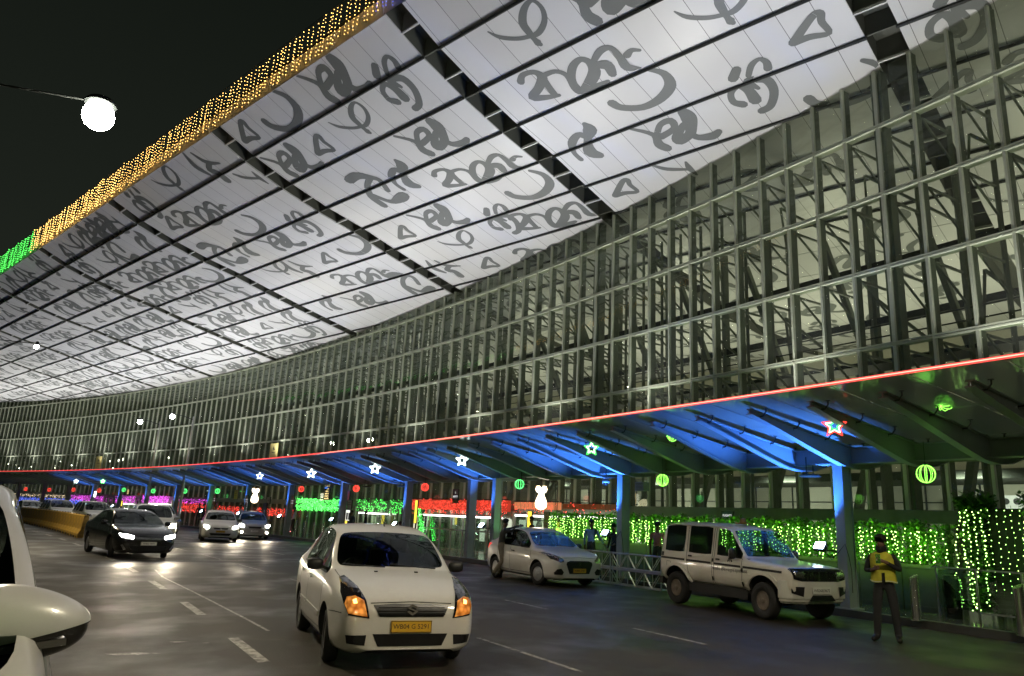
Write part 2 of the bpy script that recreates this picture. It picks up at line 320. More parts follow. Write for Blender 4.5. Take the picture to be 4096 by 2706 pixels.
# ================================================================== ROOF
roof = empty('terminal_roof', RP(20, 12), 0, 'huge white wave shaped roof with grey calligraphy on its underside above the road', 'roof')
GL = {'loop':[[[1.06,-0.5,0.06],[0.85,-0.16,0.16],[0.4,0.14,0.16],[-0.0,0.27,0.15],[-0.4,0.31,0.2],[-0.84,0.07,0.19],[-1.06,-0.32,0.16],[-0.96,-0.67,0.13],[-0.56,-0.57,0.22],[-0.19,-0.22,0.28],[-0.13,0.12,0.26],[-0.12,0.42,0.19],[-0.14,0.59,0.27],[-0.17,0.67,0.17]]],'tri':[[[0.52,0.25,0.29],[-0.26,-0.39,0.24],[-0.52,-0.41,0.23],[-0.43,-0.09,0.21],[-0.45,0.41,0.19],[0.05,0.28,0.24],[0.52,0.25,0.29]]],'aksha':[[[2.07,-0.63,0.28],[1.8,-0.83,0.22],[1.37,-0.74,0.22],[1.29,-0.4,0.37],[1.73,-0.09,0.32],[2.19,0.13,0.32],[1.77,0.36,0.24],[1.28,0.5,0.15]],[[1.29,-0.4,0.3],[1.36,0.03,0.26],[1.4,0.4,0.25]],[[1.22,-0.47,0.22],[0.73,-0.42,0.18],[0.48,-0.1,0.21],[0.55,0.47,0.34],[0.49,0.73,0.29],[-0.04,0.52,0.4],[-0.45,0.2,0.42],[-0.51,-0.21,0.27],[-0.31,-0.42,0.23],[0.11,-0.26,0.29],[0.48,0.2,0.3],[0.49,0.73,0.26],[-0.12,0.83,0.34],[-0.57,0.79,0.17]],[[-0.64,-0.13,0.21],[-1.11,-0.39,0.26],[-1.46,-0.32,0.21],[-1.49,0.13,0.27],[-1.47,0.58,0.33],[-1.82,0.81,0.08]],[[-0.73,0.06,0.31],[-0.96,0.23,0.39],[-0.89,0.58,0.31]],[[-1.74,0.17,0.27],[-1.97,0.08,0.18],[-2.19,0.2,0.12]]],'arc':[[[1.12,0.03,0.36],[0.97,0.38,0.32],[0.34,0.73,0.31],[-0.41,0.66,0.37],[-1.02,0.27,0.4],[-1.12,-0.3,0.28],[-0.78,-0.73,0.17]]],'kri':[[[0.08,-0.99,0.3],[0.35,-0.69,0.34]],[[-0.11,-0.57,0.19],[-0.38,-0.93,0.21],[-0.68,-1.05,0.16],[-0.81,-0.83,0.23],[-0.74,-0.56,0.27]],[[0.59,0.51,0.31],[0.81,0.27,0.25],[0.71,-0.12,0.22],[0.37,-0.3,0.23],[0.17,0.01,0.33],[0.17,0.5,0.42]],[[-0.13,0.07,0.15],[0.03,-0.28,0.31],[-0.11,-0.35,0.31],[-0.5,-0.14,0.33],[-0.5,0.41,0.29],[-0.15,0.95,0.28],[0.2,1.05,0.29]]],'two':[[[1.31,-0.81,0.14],[0.78,-0.2,0.23],[0.86,0.35,0.38],[0.72,0.65,0.38]],[[0.63,-0.17,0.24],[0.27,-0.52,0.24],[-0.13,-0.52,0.31],[-0.04,-0.13,0.26],[0.59,0.04,0.3]],[[-0.73,-0.7,0.42],[-0.75,-0.37,0.56],[-0.57,0.1,0.43],[-0.36,0.38,0.38],[0.11,0.53,0.4],[0.09,0.29,0.38],[-0.43,-0.16,0.24]],[[-0.4,0.35,0.29],[-0.57,0.67,0.29],[-1.02,0.81,0.37],[-1.31,0.71,0.26]]],'hook':[[[0.58,-0.99,0.13],[0.81,-0.24,0.34],[0.57,0.38,0.19]],[[0.11,-0.8,0.13],[-0.12,-0.16,0.28],[-0.81,0.18,0.11]],[[-0.19,-0.04,0.28],[0.24,0.22,0.32],[-0.03,0.51,0.39],[0.0,0.99,0.46]]],'ri':[[[-0.69,-0.86,0.2],[-0.65,-0.49,0.54],[-0.22,-0.05,0.3],[0.09,0.55,0.56],[-0.11,0.86,0.37]],[[-0.33,-0.24,0.36],[-0.09,-0.47,0.31],[0.38,-0.22,0.35],[0.68,0.26,0.21],[0.69,0.74,0.23]]],'ma':[[[0.62,-1.03,0.49],[-0.01,-1.08,0.49],[-0.56,-0.68,0.31],[-0.75,-0.33,0.28],[-0.44,0.34,0.28]],[[-0.47,-0.69,0.31],[0.17,-0.35,0.29],[0.7,0.28,0.38],[0.78,1.08,0.41]],[[0.53,0.24,0.28],[0.2,1.02,0.31],[-0.41,1.06,0.6],[-0.78,0.97,0.6]]],'vee':[[[0.58,-0.59,0.14],[0.24,-0.19,0.21],[-0.49,0.19,0.14]],[[-0.58,-0.25,0.1],[-0.52,0.16,0.26],[-0.57,0.59,0.1]]]}
PLACE = [('arc',12.2,18.6),('aksha',13.4,16.9),('loop',14.0,14.7),('kri',9.0,20.3),('tri',6.7,18.9),('two',12.2,20.9),('ri',15.5,19.9),('vee',13.3,22.8),('loop',8.5,16.9),('two',11.0,14.9),('arc',6.6,21.5),('tri',15.8,22.9),
('aksha',20.4,19.2),('arc',19.3,21.0),('loop',23.0,14.7),('kri',19.8,14.3),('two',22.0,13.0),('two',20.7,16.8),('ri',23.9,17.9),('ma',25.8,18.0),('tri',25.7,14.9),('tri',27.7,21.2),('loop',25.5,23.0),('kri',22.1,22.5),('two',24.9,21.0),('aksha',19.6,23.2),('arc',25.8,12.9),('tri',28.5,12.9),('hook',28.1,24.6),('tri',25.7,25.2),('aksha',21.5,25.6),
('two',27.9,14.9),('hook',32.6,13.2),('loop',36.2,12.9),('vee',31.2,14.7),('kri',40.0,13.1),('aksha',37.0,15.1),('arc',35.5,16.9),('kri',32.2,18.3),('two',35.2,18.7),('ri',38.2,18.1),('ma',40.3,17.9),('tri',40.1,14.8),('two',45.3,13.1),('loop',38.6,20.6),('hook',36.8,21.1),('tri',34.3,21.1),('aksha',33.9,23.3),('arc',31.5,20.8),('ma',31.7,25.0),('two',36.5,25.4),('ri',39.5,24.8),
('kri',14.5,25.4),('aksha',9.5,24.8),('two',3.8,15.0),('loop',2.0,17.5),('kri',3.2,20.5),('tri',4.0,23.0),('aksha',0.5,23.3)]
rg = random.Random(5); names_g = list(GL)
rows = [12.9, 14.8, 16.8, 18.9, 21.0, 23.1, 25.2, 27.3, 29.4]
for j in range(3, 10):
    for rI, d in enumerate(rows):
        s = S0+j*LB+1.2
        if j == 3 and d < 26 : s = 43.6
        while s < S0+(j+1)*LB-1.6:
            g = rg.choice(names_g); wdt = 3.6 if g == 'aksha' else 1.5
            PLACE.append((g, s+wdt/2, d+rg.uniform(-.3, .3) if d > 13 else 13.1)); s += wdt+rg.choice((.2, .5, .9, 1.8))
for j in range(-2, 9):
    for d in (29.6, 31.8, 34.2, 37, 40, 43, 46, 50):
        s = S0+j*LB+1.5
        while s < S0+(j+1)*LB-2:
            g = rg.choice(names_g); wdt = 3.6 if g == 'aksha' else 1.6
            PLACE.append((g, s+wdt/2, d)); s += wdt+rg.choice((.8, 1.6, 2.8, 4.0))
def catmull(P, k=5):
    out = []
    for i in range(len(P)-1):
        p0 = P[max(i-1, 0)]; p1 = P[i]; p2 = P[i+1]; p3 = P[min(i+2, len(P)-1)]
        for q in range(k):
            t = q/k
            out.append([0.5*((2*p1[c])+(-p0[c]+p2[c])*t+(2*p0[c]-5*p1[c]+4*p2[c]-p3[c])*t*t+(-p0[c]+3*p1[c]-3*p2[c]+p3[c])*t**3) for c in range(3)])
    out.append(list(P[-1])); return out
def glyph_polys(g):     # union-free overlapping ribbons, 2D quads with round ends
    polys = []
    for st in GL[g]:
        P = catmull(st, 4)
        L_, R_ = [], []
        for i, (x, y, wd) in enumerate(P):
            a = P[max(i-1, 0)]; b_ = P[min(i+1, len(P)-1)]; dx, dy = b_[0]-a[0], b_[1]-a[1]; dl = math.hypot(dx, dy) or 1
            nx, ny = -dy/dl*wd/2, dx/dl*wd/2; L_.append((x+nx, y+ny)); R_.append((x-nx, y-ny))
        for i in range(len(P)-1): polys.append([L_[i], L_[i+1], R_[i+1], R_[i]])
        for e, s_ in ((0, -1), (-1, 1)):
            x, y, wd = P[e]; polys.append([(x+wd/2*math.cos(q*math.pi/4), y+wd/2*math.sin(q*math.pi/4)) for q in range(8)])
    return polys
GP = {g: glyph_polys(g) for g in GL}
strips_d = PD[1:]
cell = {}
for g, s, d in PLACE:
    for poly in GP[g]:
        pts = [(s+a, d+b_) for a, b_ in poly]
        cx = sum(p[0] for p in pts)/len(pts); cy = sum(p[1] for p in pts)/len(pts)
        j = math.floor((cx-S0)/LB); k = None
        for i in range(len(strips_d)-1):
            if strips_d[i] <= cy < strips_d[i+1]: k = i
        if k is None: continue
        if cx > S0+(j+1)*LB-0.87-0.05: continue
        cell.setdefault((j, k), []).append(pts)
def panel(mb, j, k, gap=0.0):
    s0, s1 = S0+j*LB, S0+(j+1)*LB-0.87
    d0, d1 = strips_d[k]+.02, strips_d[k+1]-.02
    mb.hexa([RP(s0, d0), RP(s1, d0), RP(s1, d1), RP(s0, d1), RP(s0, d0, .05), RP(s1, d0, .05), RP(s1, d1, .05), RP(s0, d1, .05)], 0)
    zi = 0
    for pts in cell.get((j, k), []):
        zi += 1
        q = [(min(max(a, s0+.01), s1-.01), min(max(b_, d0+.01), d1-.01)) for a, b_ in pts]
        mb.add([RP(a, b_, -.006-.00012*(zi % 60)) for a, b_ in q], [tuple(range(len(q)))], 1)
rest = MB()
for j in range(-2, 10):
    for k in range(len(strips_d)-1):
        if k < 9 and -1 <= j:
            mb = MB(); panel(mb, j, k); mb.build('ceiling_panel', ['ceiling_white', 'glyph_grey'], roof, world=True)
        else: panel(rest, j, k)
tag(rest.build('ceiling_panels_far', ['ceiling_white', 'glyph_grey'], roof, world=True), kind='stuff')
# dark pipes that run under the seams, one length per bay
for j in range(-1, 10):
    for k in range(1, 9):
        mb = MB(); d = strips_d[k]
        e0 = 0.0 if not (k == 1 and j == 0) else 0.0
        mb.tube([RP(S0+j*LB-.05, d, -.045), RP(S0+(j+1)*LB-.87+.05, d, -.045)], .055, 7)
        for q in (0.0, .5, 1.0):
            s = S0+j*LB+.2+q*(LB-1.3); mb.bar(RP(s, d, -.1), RP(s, d, .05), .05, .05)
        mb.build('seam_pipe', 'rail_dark', roof, world=True)
mat('channel_dark', (0.12, 0.125, 0.10), 0.6)
for j in range(-1, 11):
    mb = MB(); s0, s1 = S0+j*LB-.87, S0+j*LB
    for i in range(len(strips_d)-1):
        d0, d1 = strips_d[i], strips_d[i+1]
        mb.hexa([RP(s0-.1, d0, .75), RP(s1+.1, d0, .75), RP(s1+.1, d1, .75), RP(s0-.1, d1, .75), RP(s0-.1, d0, .8), RP(s1+.1, d0, .8), RP(s1+.1, d1, .8), RP(s0-.1, d1, .8)])
        for sa, sb in ((s0-.06, s0-.01), (s1+.01, s1+.06)):
            mb.hexa([RP(sa, d0, .06), RP(sb, d0, .06), RP(sb, d1, .06), RP(sa, d1, .06), RP(sa, d0, .74), RP(sb, d0, .74), RP(sb, d1, .74), RP(sa, d1, .74)])
    mb.build('expansion_channel', 'channel_dark', roof, world=True)
    mb = MB(); mw = MB(); d = 12.9
    while d < 33:
        mb.hexa([RP(s0, d, .08), RP(s1, d, .08), RP(s1, d+.04, .08), RP(s0, d+.04, .08), RP(s0, d, .72), RP(s1, d, .72), RP(s1, d+.04, .72), RP(s0, d+.04, .72)])
        if int((d-12.9)/1.02+.5) % 2 == 0: mw.hexa([RP(s0+.0, d-.03, -.03), RP(s1, d-.03, -.03), RP(s1, d+.02, -.03), RP(s0, d+.02, -.03), RP(s0, d-.03, .02), RP(s1, d-.03, .02), RP(s1, d+.02, .02), RP(s0, d+.02, .02)])
        d += 1.02
    mb.build('baffle_plates', 'channel_dark', roof, world=True); mw.build('cross_straps', 'white_paint', roof, world=True)
mb = MB()
for s in range(-20, 131, 10):
    for i in range(1, len(PD)-1):
        mb.hexa([RP(s, PD[i], .82), RP(s+10, PD[i], .82), RP(s+10, PD[i+1], .82), RP(s, PD[i+1], .82), RP(s, PD[i], .95), RP(s+10, PD[i], .95), RP(s+10, PD[i+1], .95), RP(s, PD[i+1], .95)])
mb.build('roof_deck', 'rail_dark', roof, world=True)
mb = MB()
for j in range(-2, 10):
    s0, s1 = S0+j*LB+.02, S0+(j+1)*LB-.02
    a, b_ = U_*s0+N_*12.13, U_*s1+N_*12.13; a2, b2 = U_*s0+N_*11.95, U_*s1+N_*11.95
    mb.add([(a.x, a.y, 17.66), (b_.x, b_.y, 17.66), (b2.x, b2.y, 18.15), (a2.x, a2.y, 18.15), (a.x, a.y, 18.2), (b_.x, b_.y, 18.2)], [(0, 1, 2, 3), (3, 2, 5, 4), (0, 3, 4), (1, 5, 2)])
mb.build('eave_fascia', 'white_paint', roof, world=True)
# curtains of fairy lights hung outside the eave, one per bay
emis('led_amber', (1.0, 0.55, 0.14), 11.0); emis('led_green', (0.10, 1.0, 0.12), 7.0); emis('led_blue', (0.12, 0.18, 1.0), 5.0)
emis('led_red', (1.0, 0.06, 0.04), 5.0); emis('led_magenta', (1.0, 0.10, 0.95), 4.0); emis('led_warm', (1.0, 0.75, 0.45), 7.0); emis('led_white', (0.85, 1.0, 0.9), 9.0); emis('led_lime', (0.50, 1.0, 0.20), 9.0); emis('star_red', (1.0, 0.05, 0.03), 2.2); emis('star_green', (0.08, 1.0, 0.12), 2.0); emis('star_pale', (.6, 1.0, .55), 3.5); emis('lantern_lime', (0.25, 1.0, 0.08), 3.2); emis('lantern_red', (1.0, 0.06, 0.04), 2.5); emis('lantern_green', (0.10, 1.0, 0.2), 3.0)
mat('wire', (0.03, 0.02, 0.012), 0.7); mat('wire_orange', (0.30, 0.10, 0.015), 0.7); mat('wire_green', (0.015, 0.10, 0.01), 0.7)
rg = random.Random(3); cnt = {}
for j in range(-1, 10):
    s0 = S0+j*LB
    for part in range(2):
        a, b_ = s0+part*LB/2, s0+(part+1)*LB/2
        if b_ < 4 or a > 100: continue
        colr = 'led_blue' if b_ < 18.3 and a < 17.5 and part == 1 and j == 0 else ('led_blue' if a < 12 else ('led_amber' if a < 53 else 'led_green'))
        cn = {'led_blue': 'blue', 'led_amber': 'amber', 'led_green': 'green'}[colr]
        nm = {'led_blue': 'on the near roof edge', 'led_amber': 'on the dark roof edge', 'led_green': 'on the far roof edge'}[colr]
        mb = MB(); wb = MB(); s = a
        while s < b_:
            top = 18.92+rg.uniform(-.05, .05)-0.10*abs(math.sin((s-a)*1.0)); z = top; bot = 17.48+rg.uniform(-.12, .12); lean = rg.uniform(-.05, .05)
            dd = 11.80+rg.uniform(-.05, .05)
            p = U_*s+N_*dd; q = U_*(s+lean)+N_*dd
            wb.bar((p.x, p.y, top), (q.x, q.y, bot), .008, .008)
            while z > bot:
                f = (top-z)/(top-bot); pp = U_*(s+lean*f+rg.uniform(-.02, .02))+N_*(dd+rg.uniform(-.02, .02)); mb.ico((pp.x, pp.y, z), .017 if s < 40 else .022); z -= .155*rg.uniform(.8, 1.2)
            s += .27*rg.uniform(.75, 1.25)
        wb.bar(U_*a+N_*11.8+Vector((0, 0, 19.0)), U_*b_+N_*11.8+Vector((0, 0, 19.0)), .015, .015)
        o = empty('light_curtain', U_*a+N_*11.8+Vector((0, 0, 17.3)), 0, None, 'string lights', cn+' fairy light curtains hung on the roof edge')
        cnt[cn] = cnt.get(cn, 0)+1; tag(o, '%s fairy light curtain on the roof edge, %s %s one from the right' % (cn, ordinal(cnt[cn]), cn))
        tag(mb.build('bulbs', colr, o, world=True), kind='stuff'); wb.build('wires', 'wire', o, world=True)
# ================================================================== TERMINAL FRONT
term = empty('terminal_building', pol(31, 0, .14), 0, 'long curved glass and steel terminal front under the wave roof', 'building')
MT0, MDT = 30.966, 0.2496
TZ = [2.25, 4.55, 6.83, 9.06, 11.25, 13.38]
i0, i1 = -14, 121
mrest = MB(); frest = MB(); grest = MB(); srest = MB()
def pb(mb, th, r0, r1, wt, z0, z1, mi=0):     # box in the radial frame: r outwards into the hall
    a, b_ = pol(th, -r0), pol(th, -r1); t = tdir(th)*wt/2
    mb.hexa([a-t+Vector((0, 0, z0)), b_-t+Vector((0, 0, z0)), b_+t+Vector((0, 0, z0)), a+t+Vector((0, 0, z0)),
             a-t+Vector((0, 0, z1)), b_-t+Vector((0, 0, z1)), b_+t+Vector((0, 0, z1)), a+t+Vector((0, 0, z1))], mi)
for i in range(i0, i1):
    th = MT0+MDT*i; zt = roof_at(pol(th, 0))-.06; near = -6 <= i < 94
    big = (i % 12 == 0)
    mb = MB() if near else mrest
    pb(mb, th, -.07, .03, .075 if not big else .10, .14, zt)
    if near: mb.build('mullion', 'frame_metal', term, world=True)
    mb = MB() if near else frest
    if big:
        pb(mb, th-.03, .04, .36, .08, .14, zt); pb(mb, th+.03, .04, .36, .08, .14, zt)
    else: pb(mb, th, .04, .28, .07, .14, zt)
    if near: mb.build('inner_fin', 'fin_metal', term, world=True)
    mb = MB() if near else grest
    a, b_ = pol(th+.012, 0), pol(th+MDT-.012, 0)
    zz = [.14]+TZ+[99]
    for z0, z1 in zip(zz[:-1], zz[1:]):
        za = min(z1, zt); zb = min(z1, roof_at(b_)-.06)
        if za-z0 < .2: continue
        ja, jb = rg.uniform(-.004, .004), rg.uniform(-.004, .004); rr = rdir(th)
        mb.add([a+rr*ja+Vector((0, 0, z0)), b_+rr*jb+Vector((0, 0, z0)), b_-rr*ja+Vector((0, 0, zb)), a-rr*jb+Vector((0, 0, za))], [(0, 1, 2, 3)])
    if near: mb.build('glass_bay', 'facade_glass', term, world=True)
    # struts behind the glass
    mb = MB() if near and i < 60 else srest
    v = lambda off, z, t=th: pol(t, off, z)
    if i < 70:
        mb.bar(v(-1.75, .14), v(-1.75, min(zt, 13.5)), .10, .10)
        for z in TZ[2:]:
            if z > zt: continue
            mb.bar(v(-.35, z-.1), v(-1.75, z-1.0), .05, .05); mb.bar(v(-.35, z-.1), v(-1.75, z-.1), .06, .06)
        if i % 3 == 0:
            mb.bar(v(-1.75, .14), v(-4.4, 6.4), .22, .22); mb.bar(v(-4.4, 6.4), v(-1.75, 11.2), .18, .18); mb.bar(v(-4.4, .14), v(-4.4, 13.2), .26, .26)
            mb.bar(v(-4.4, 6.4, th), v(-1.75, 8.9, th+MDT*1.5), .08, .08); mb.bar(v(-4.4, 6.4, th), v(-1.75, 8.9, th-MDT*1.5), .08, .08)
            mb.bar(v(-4.4, 11.4, th), v(-1.75, 13.0, th+MDT*1.5), .07, .07); mb.bar(v(-4.4, 11.4, th), v(-1.75, 13.0, th-MDT*1.5), .07, .07)
    if near and i < 60: mb.build('wind_truss', 'truss_metal', term, world=True)
if mrest.v: tag(mrest.build('mullions_far', 'frame_metal', term, world=True), kind='stuff')
tag(frest.build('inner_fins_far', 'fin_metal', term, world=True), kind='stuff')
tag(grest.build('glass_bays_far', 'facade_glass', term, world=True), kind='stuff')
tag(srest.build('wind_trusses_far', 'truss_metal', term, world=True), kind='stuff')
def arcbar(mb, th0, th1, off0, off1, z0, z1, step=MDT*2, mi=0):
    k = max(1, round((th1-th0)/step))
    for q in range(k):
        a, b_ = th0+(th1-th0)*q/k, th0+(th1-th0)*(q+1)/k
        mb.hexa([pol(a, off0, z0), pol(a, off1, z0), pol(b_, off1, z0), pol(b_, off0, z0), pol(a, off0, z1), pol(a, off1, z1), pol(b_, off1, z1), pol(b_, off0, z1)], mi)
for z in TZ:
    mb = MB(); z1 = .055; arcbar(mb, MT0+MDT*i0, MT0+MDT*i1, .085, -.02, z-z1, z-.012); arcbar(mb, MT0+MDT*i0, MT0+MDT*i1, .085, -.02, z+.012, z+z1)
    arcbar(mb, MT0+MDT*i0, MT0+MDT*i1, -.025, -.24, z-.04, z+.04)
    if z < 3: mb = MB(); arcbar(mb, MT0+MDT*i0, MT0+MDT*i1, .10, -.45, z-.16, z+.16)
    mb.build('transom', 'frame_metal' if z > 3 else 'fin_metal', term, world=True)
# catwalk with handrail behind the glass, inner beams
for z in (6.95,):
    mb = MB(); arcbar(mb, 27.5, 48, -1.9, -3.0, z-.12, z); mb.build('catwalk', 'dark_steel', term, world=True)
    mb = MB()
    for zz in (z+.35, z+.7, z+1.05): arcbar(mb, 27.5, 48, -1.92, -1.95, zz-.02, zz+.02)
    th = 27.5
    while th < 48: mb.bar(pol(th, -1.94, z), pol(th, -1.94, z+1.07), .035, .035); th += MDT
    mb.build('handrail', 'dark_steel', term, world=True)
mb = MB()
for z in (4.6, 8.9, 10.9): arcbar(mb, 27.5, 48, -4.3, -4.6, z-.12, z+.12)
mb.build('inner_beam', 'dark_steel', term, world=True)
# halls behind: low partition wall with lit bays, and the far back wall
mb = MB(); arcbar(mb, 25, 64, -24, -24.3, .14, 16, 1.0); mb.build('back_wall', 'hall_wall', term, world=True)
mb = MB(); arcbar(mb, 25, 37, -8, -8.2, .14, 3.6, 1.0); 
mb.build('partition_wall', 'hall_wall', term, world=True)
mb = MB()
th = 26.0
while th < 37.0:
    mb.bar(pol(th, -7.97, .14), pol(th, -7.97, 3.6), .04, .05); th += .42
for zz in (1.2, 2.45, 3.0): arcbar(mb, 25, 37, -7.95, -8.0, zz-.02, zz+.02, .5)
mb.build('partition_frame', 'dark_steel', term, world=True)
mb = MB(); arcbar(mb, 25, 37, -5.5, -9.0, 3.62, 3.9, .5); mb.build('soffit', 'soffit_dark', term, world=True)
# small lamps inside the hall
emis('hall_lamp', (1.0, 0.97, 0.85), 25.0)
rg = random.Random(12)
for k in range(46):
    th = rg.uniform(30.0, 58); off = -rg.uniform(6, 20); z = rg.choice((2.6, 5.4, 7.2, 9.5, 10.5)) + rg.uniform(-.4, .4)
    mb = MB(); mb.lathe([(.03, .04), (.075, .03), (.08, 0)], 8, Matrix.Translation(pol(th, off, z))); mb.lathe([(.065, -.002), (.06, -.012)], 8, Matrix.Translation(pol(th, off, z)), 1)
    mb.bar(pol(th, off, z+.04), pol(th, off, z+.9), .012, .012, mi=0)
    mb.build('hall_downlight', ['dark_steel', 'hall_lamp'], term, world=True)
for k in range(34):
    th = rg.uniform(47.5, 57.5); P = pol(th, -rg.uniform(.8, 3.2), rg.choice((4.8, 5.5, 6.0, 6.3))+rg.uniform(-.15, .15)); q = rg.choice((.07, .10, .16))
    mb = MB(); mb.lathe([(q*.6, .05), (q, .0)], 8, Matrix.Translation(P)); mb.ico(P-Vector((0, 0, .05)), q, 1); mb.bar(P, P+Vector((0, 0, .5)), .015, .015)
    mb.build('hall_downlight', ['dark_steel', 'hall_lamp'], term, world=True)
# interior light
for th in (28.5, 31, 33.5, 36, 39, 42.5, 46.5, 51):
    light('hall_uplight', 'AREA', pol(th, -13, 4.2), 610, (1.0, 0.96, 0.76), (0, 0, 1), 3.0, 2.0, parent=term)
for th in (29.5, 31.2, 32.8, 34.4, 36):
    light('hall_strip_light', 'AREA', pol(th, -5.2, 3.5), 70, (0.93, 1.0, 0.92), rdir(th)*.8+Vector((0, 0, -.6)), 1.4, .3, parent=term)
# fascia floodlights lighting the underside of the roof
mat('flood_body', (0.05, 0.05, 0.05), 0.5, 0.3); 
emis('flood_lens', (1, 1, 1), 3.0)
for i, th in enumerate([25.5, 28.5]+[30.2+1.45*k for k in range(20)]):
    P = pol(th, 1.0, 4.35)
    o = empty('roof_floodlight', P, R(th), 'black floodlight on the canopy top, %s from the right end' % ordinal(i+1), 'floodlight', 'floodlights lying on top of the glass canopy')
    mb = MB(); mb.box((0, 0, .1), (.35, .5, .12), 0); mb.box((0, 0, -.02), (.08, .3, .12), 0); mb.box((0, 0, .165), (.28, .42, .008), 1); mb.build('housing', ['flood_body', 'flood_lens'], o)
    light('flood_beam', 'AREA', P+Vector((0, 0, .2)), (330 if th < 41 else 520) if th > 29 else 190, (1.0, 0.985, 0.95), -rdir(th)*.55+Vector((0, 0, 1)), .5, .5, spread=R(125), parent=o)

# ================================================================== ENTRANCE CANOPY
BD = 0.353; BT0 = 30.77 # beam spacing in degrees
def cz(off): return 4.30-(7.3-off)*.13
canopy = empty('entrance_canopy', pol(30.8, 4, .14), 0, 'low glass canopy on grey tapered steel beams with a red light along its edge', 'canopy')
CT0, CT1 = 28.2, 56.5
k0, k1 = -6, 73
prof = [(6.85, 4.05, 4.13), (6.0, 3.82, 4.00), (5.0, 3.53, 3.85), (4.4, 3.36, 3.76), (3.9, 3.23, 3.69), (3.4, 3.18, 3.62), (2.9, 3.22, 3.54), (2.4, 3.36, 3.50)]
def beam_mesh():
    mb = MB()
    for (o1, b1, t1), (o2, b2, t2) in zip(prof[:-1], prof[1:]):
        for w_, za, zb_, zc, zd in ((.035, b1, t1, b2, t2), (.17, b1-.02, b1+.004, b2-.02, b2+.004), (.15, t1-.004, t1+.02, t2-.004, t2+.02)):
            h = w_/2
            mb.hexa([(-o1, -h, za), (-o2, -h, zc), (-o2, h, zc), (-o1, h, za), (-o1, -h, zb_), (-o2, -h, zd), (-o2, h, zd), (-o1, h, zb_)])
    return mb
def spider_mesh():
    mb = MB()
    for off in (6.55, 5.5, 4.45, 3.3):
        zt = cz(off)-.012; zb_ = [t for o, b, t in prof if o <= off+.5][0]
        c = Vector((-off, 0, zt-.17))
        mb.tube([(-off, 0, zt-.22), c], .022, 6)
        for sy in (-1, 1):
            mb.tube([c, c+Vector((0, sy*.10, -.0)), c+Vector((0, sy*.17, .08)), c+Vector((0, sy*.17, .16))], .016, 5)
            mb.lathe([(.045, 0), (.045, .012)], 8, Matrix.Translation(c+Vector((0, sy*.17, .145))))
    return mb
b0 = beam_mesh().build('beam', 'beam_paint'); s0_ = spider_mesh().build('glass_fitting', 'black_plastic', b0)
first = True
for k in range(k0, k1):
    th = BT0+BD*k
    P = Vector((OX+RF*math.cos(R(th)), OY+RF*math.sin(R(th)), 0))
    o = b0 if first else b0.copy()
    if first: first = False
    else:
        COL.objects.link(o); s = s0_.copy(); COL.objects.link(s); s.parent = o
    o.parent = canopy; o.location = P-canopy.location; o.rotation_euler = (0, 0, R(th))
for k in range(k0, k1):
    th = BT0+BD*k
    mb = MB(); a, b_ = th-BD/2+.004, th+BD/2-.004
    offs = [7.3, 5.2, 3.2, 1.0]
    for o1, o2 in zip(offs[:-1], offs[1:]):
        o2 += .012
        mb.hexa([pol(a, o1, cz(o1)), pol(a, o2, cz(o2)), pol(b_, o2, cz(o2)), pol(b_, o1, cz(o1)), pol(a, o1, cz(o1)+.012), pol(a, o2, cz(o2)+.012), pol(b_, o2, cz(o2)+.012), pol(b_, o1, cz(o1)+.012)])
    mb.build('glass_roof_pane', 'canopy_glass', canopy, world=True)
mb = MB(); arcbar(mb, CT0, CT1, 3.55, 3.35, 3.30, 3.62, BD); arcbar(mb, CT0, CT1, 3.62, 3.28, 3.28, 3.30, BD); arcbar(mb, CT0, CT1, 3.62, 3.28, 3.62, 3.64, BD)
mb.build('purlin', 'beam_paint', canopy, world=True)
mb = MB(); arcbar(mb, CT0, CT1, 2.55, 2.40, 3.45, 3.66, BD); mb.build('purlin', 'beam_paint', canopy, world=True)
mb = MB(); arcbar(mb, CT0, CT1, 1.3, 1.0, 3.62, 3.72, BD); mb.build('rear_gutter', 'dark_steel', canopy, world=True)
# the red light line along the eave
emis('neon_red', (1.0, 0.07, 0.06), 1.3); emis('neon_core', (1.0, 0.40, 0.28), 2.2)
mb = MB(); arcbar(mb, CT0, CT1, 7.33, 7.30, 4.29, 4.345, BD, 0)
mb.build('edge_light', ['neon_red'], canopy, world=True)
mb = MB(); arcbar(mb, CT0, 36.5, 7.345, 7.331, 4.31, 4.325, BD, 0)
mb.build('edge_light_core', ['neon_core'], canopy, world=True)
cols = [29.03, 30.80, 32.57, 34.27, 34.70, 35.99, 37.64, 39.32, 40.9, 42.50, 44.09, 45.61, 47.09, 48.64, 50.16, 51.72, 53.3]
mb = MB()
mb.box((0, 0, 1.55), (.30, .03, 3.05)); mb.box((-.15, 0, 1.55), (.024, .24, 3.05)); mb.box((.15, 0, 1.55), (.024, .24, 3.05)); mb.box((0, 0, .02), (.44, .40, .03)); mb.box((0, 0, 3.09), (.40, .30, .03))
mb.box((0, 0, 1.55), (.27, .20, 3.04))
cm = mb.build('column', 'beam_paint')
for i, th in enumerate(cols):
    o = cm if i == 0 else cm.copy()
    if i: COL.objects.link(o)
    o.parent = canopy; o.location = pol(th, 3.72, .14)-canopy.location; o.rotation_euler = (0, 0, R(th))
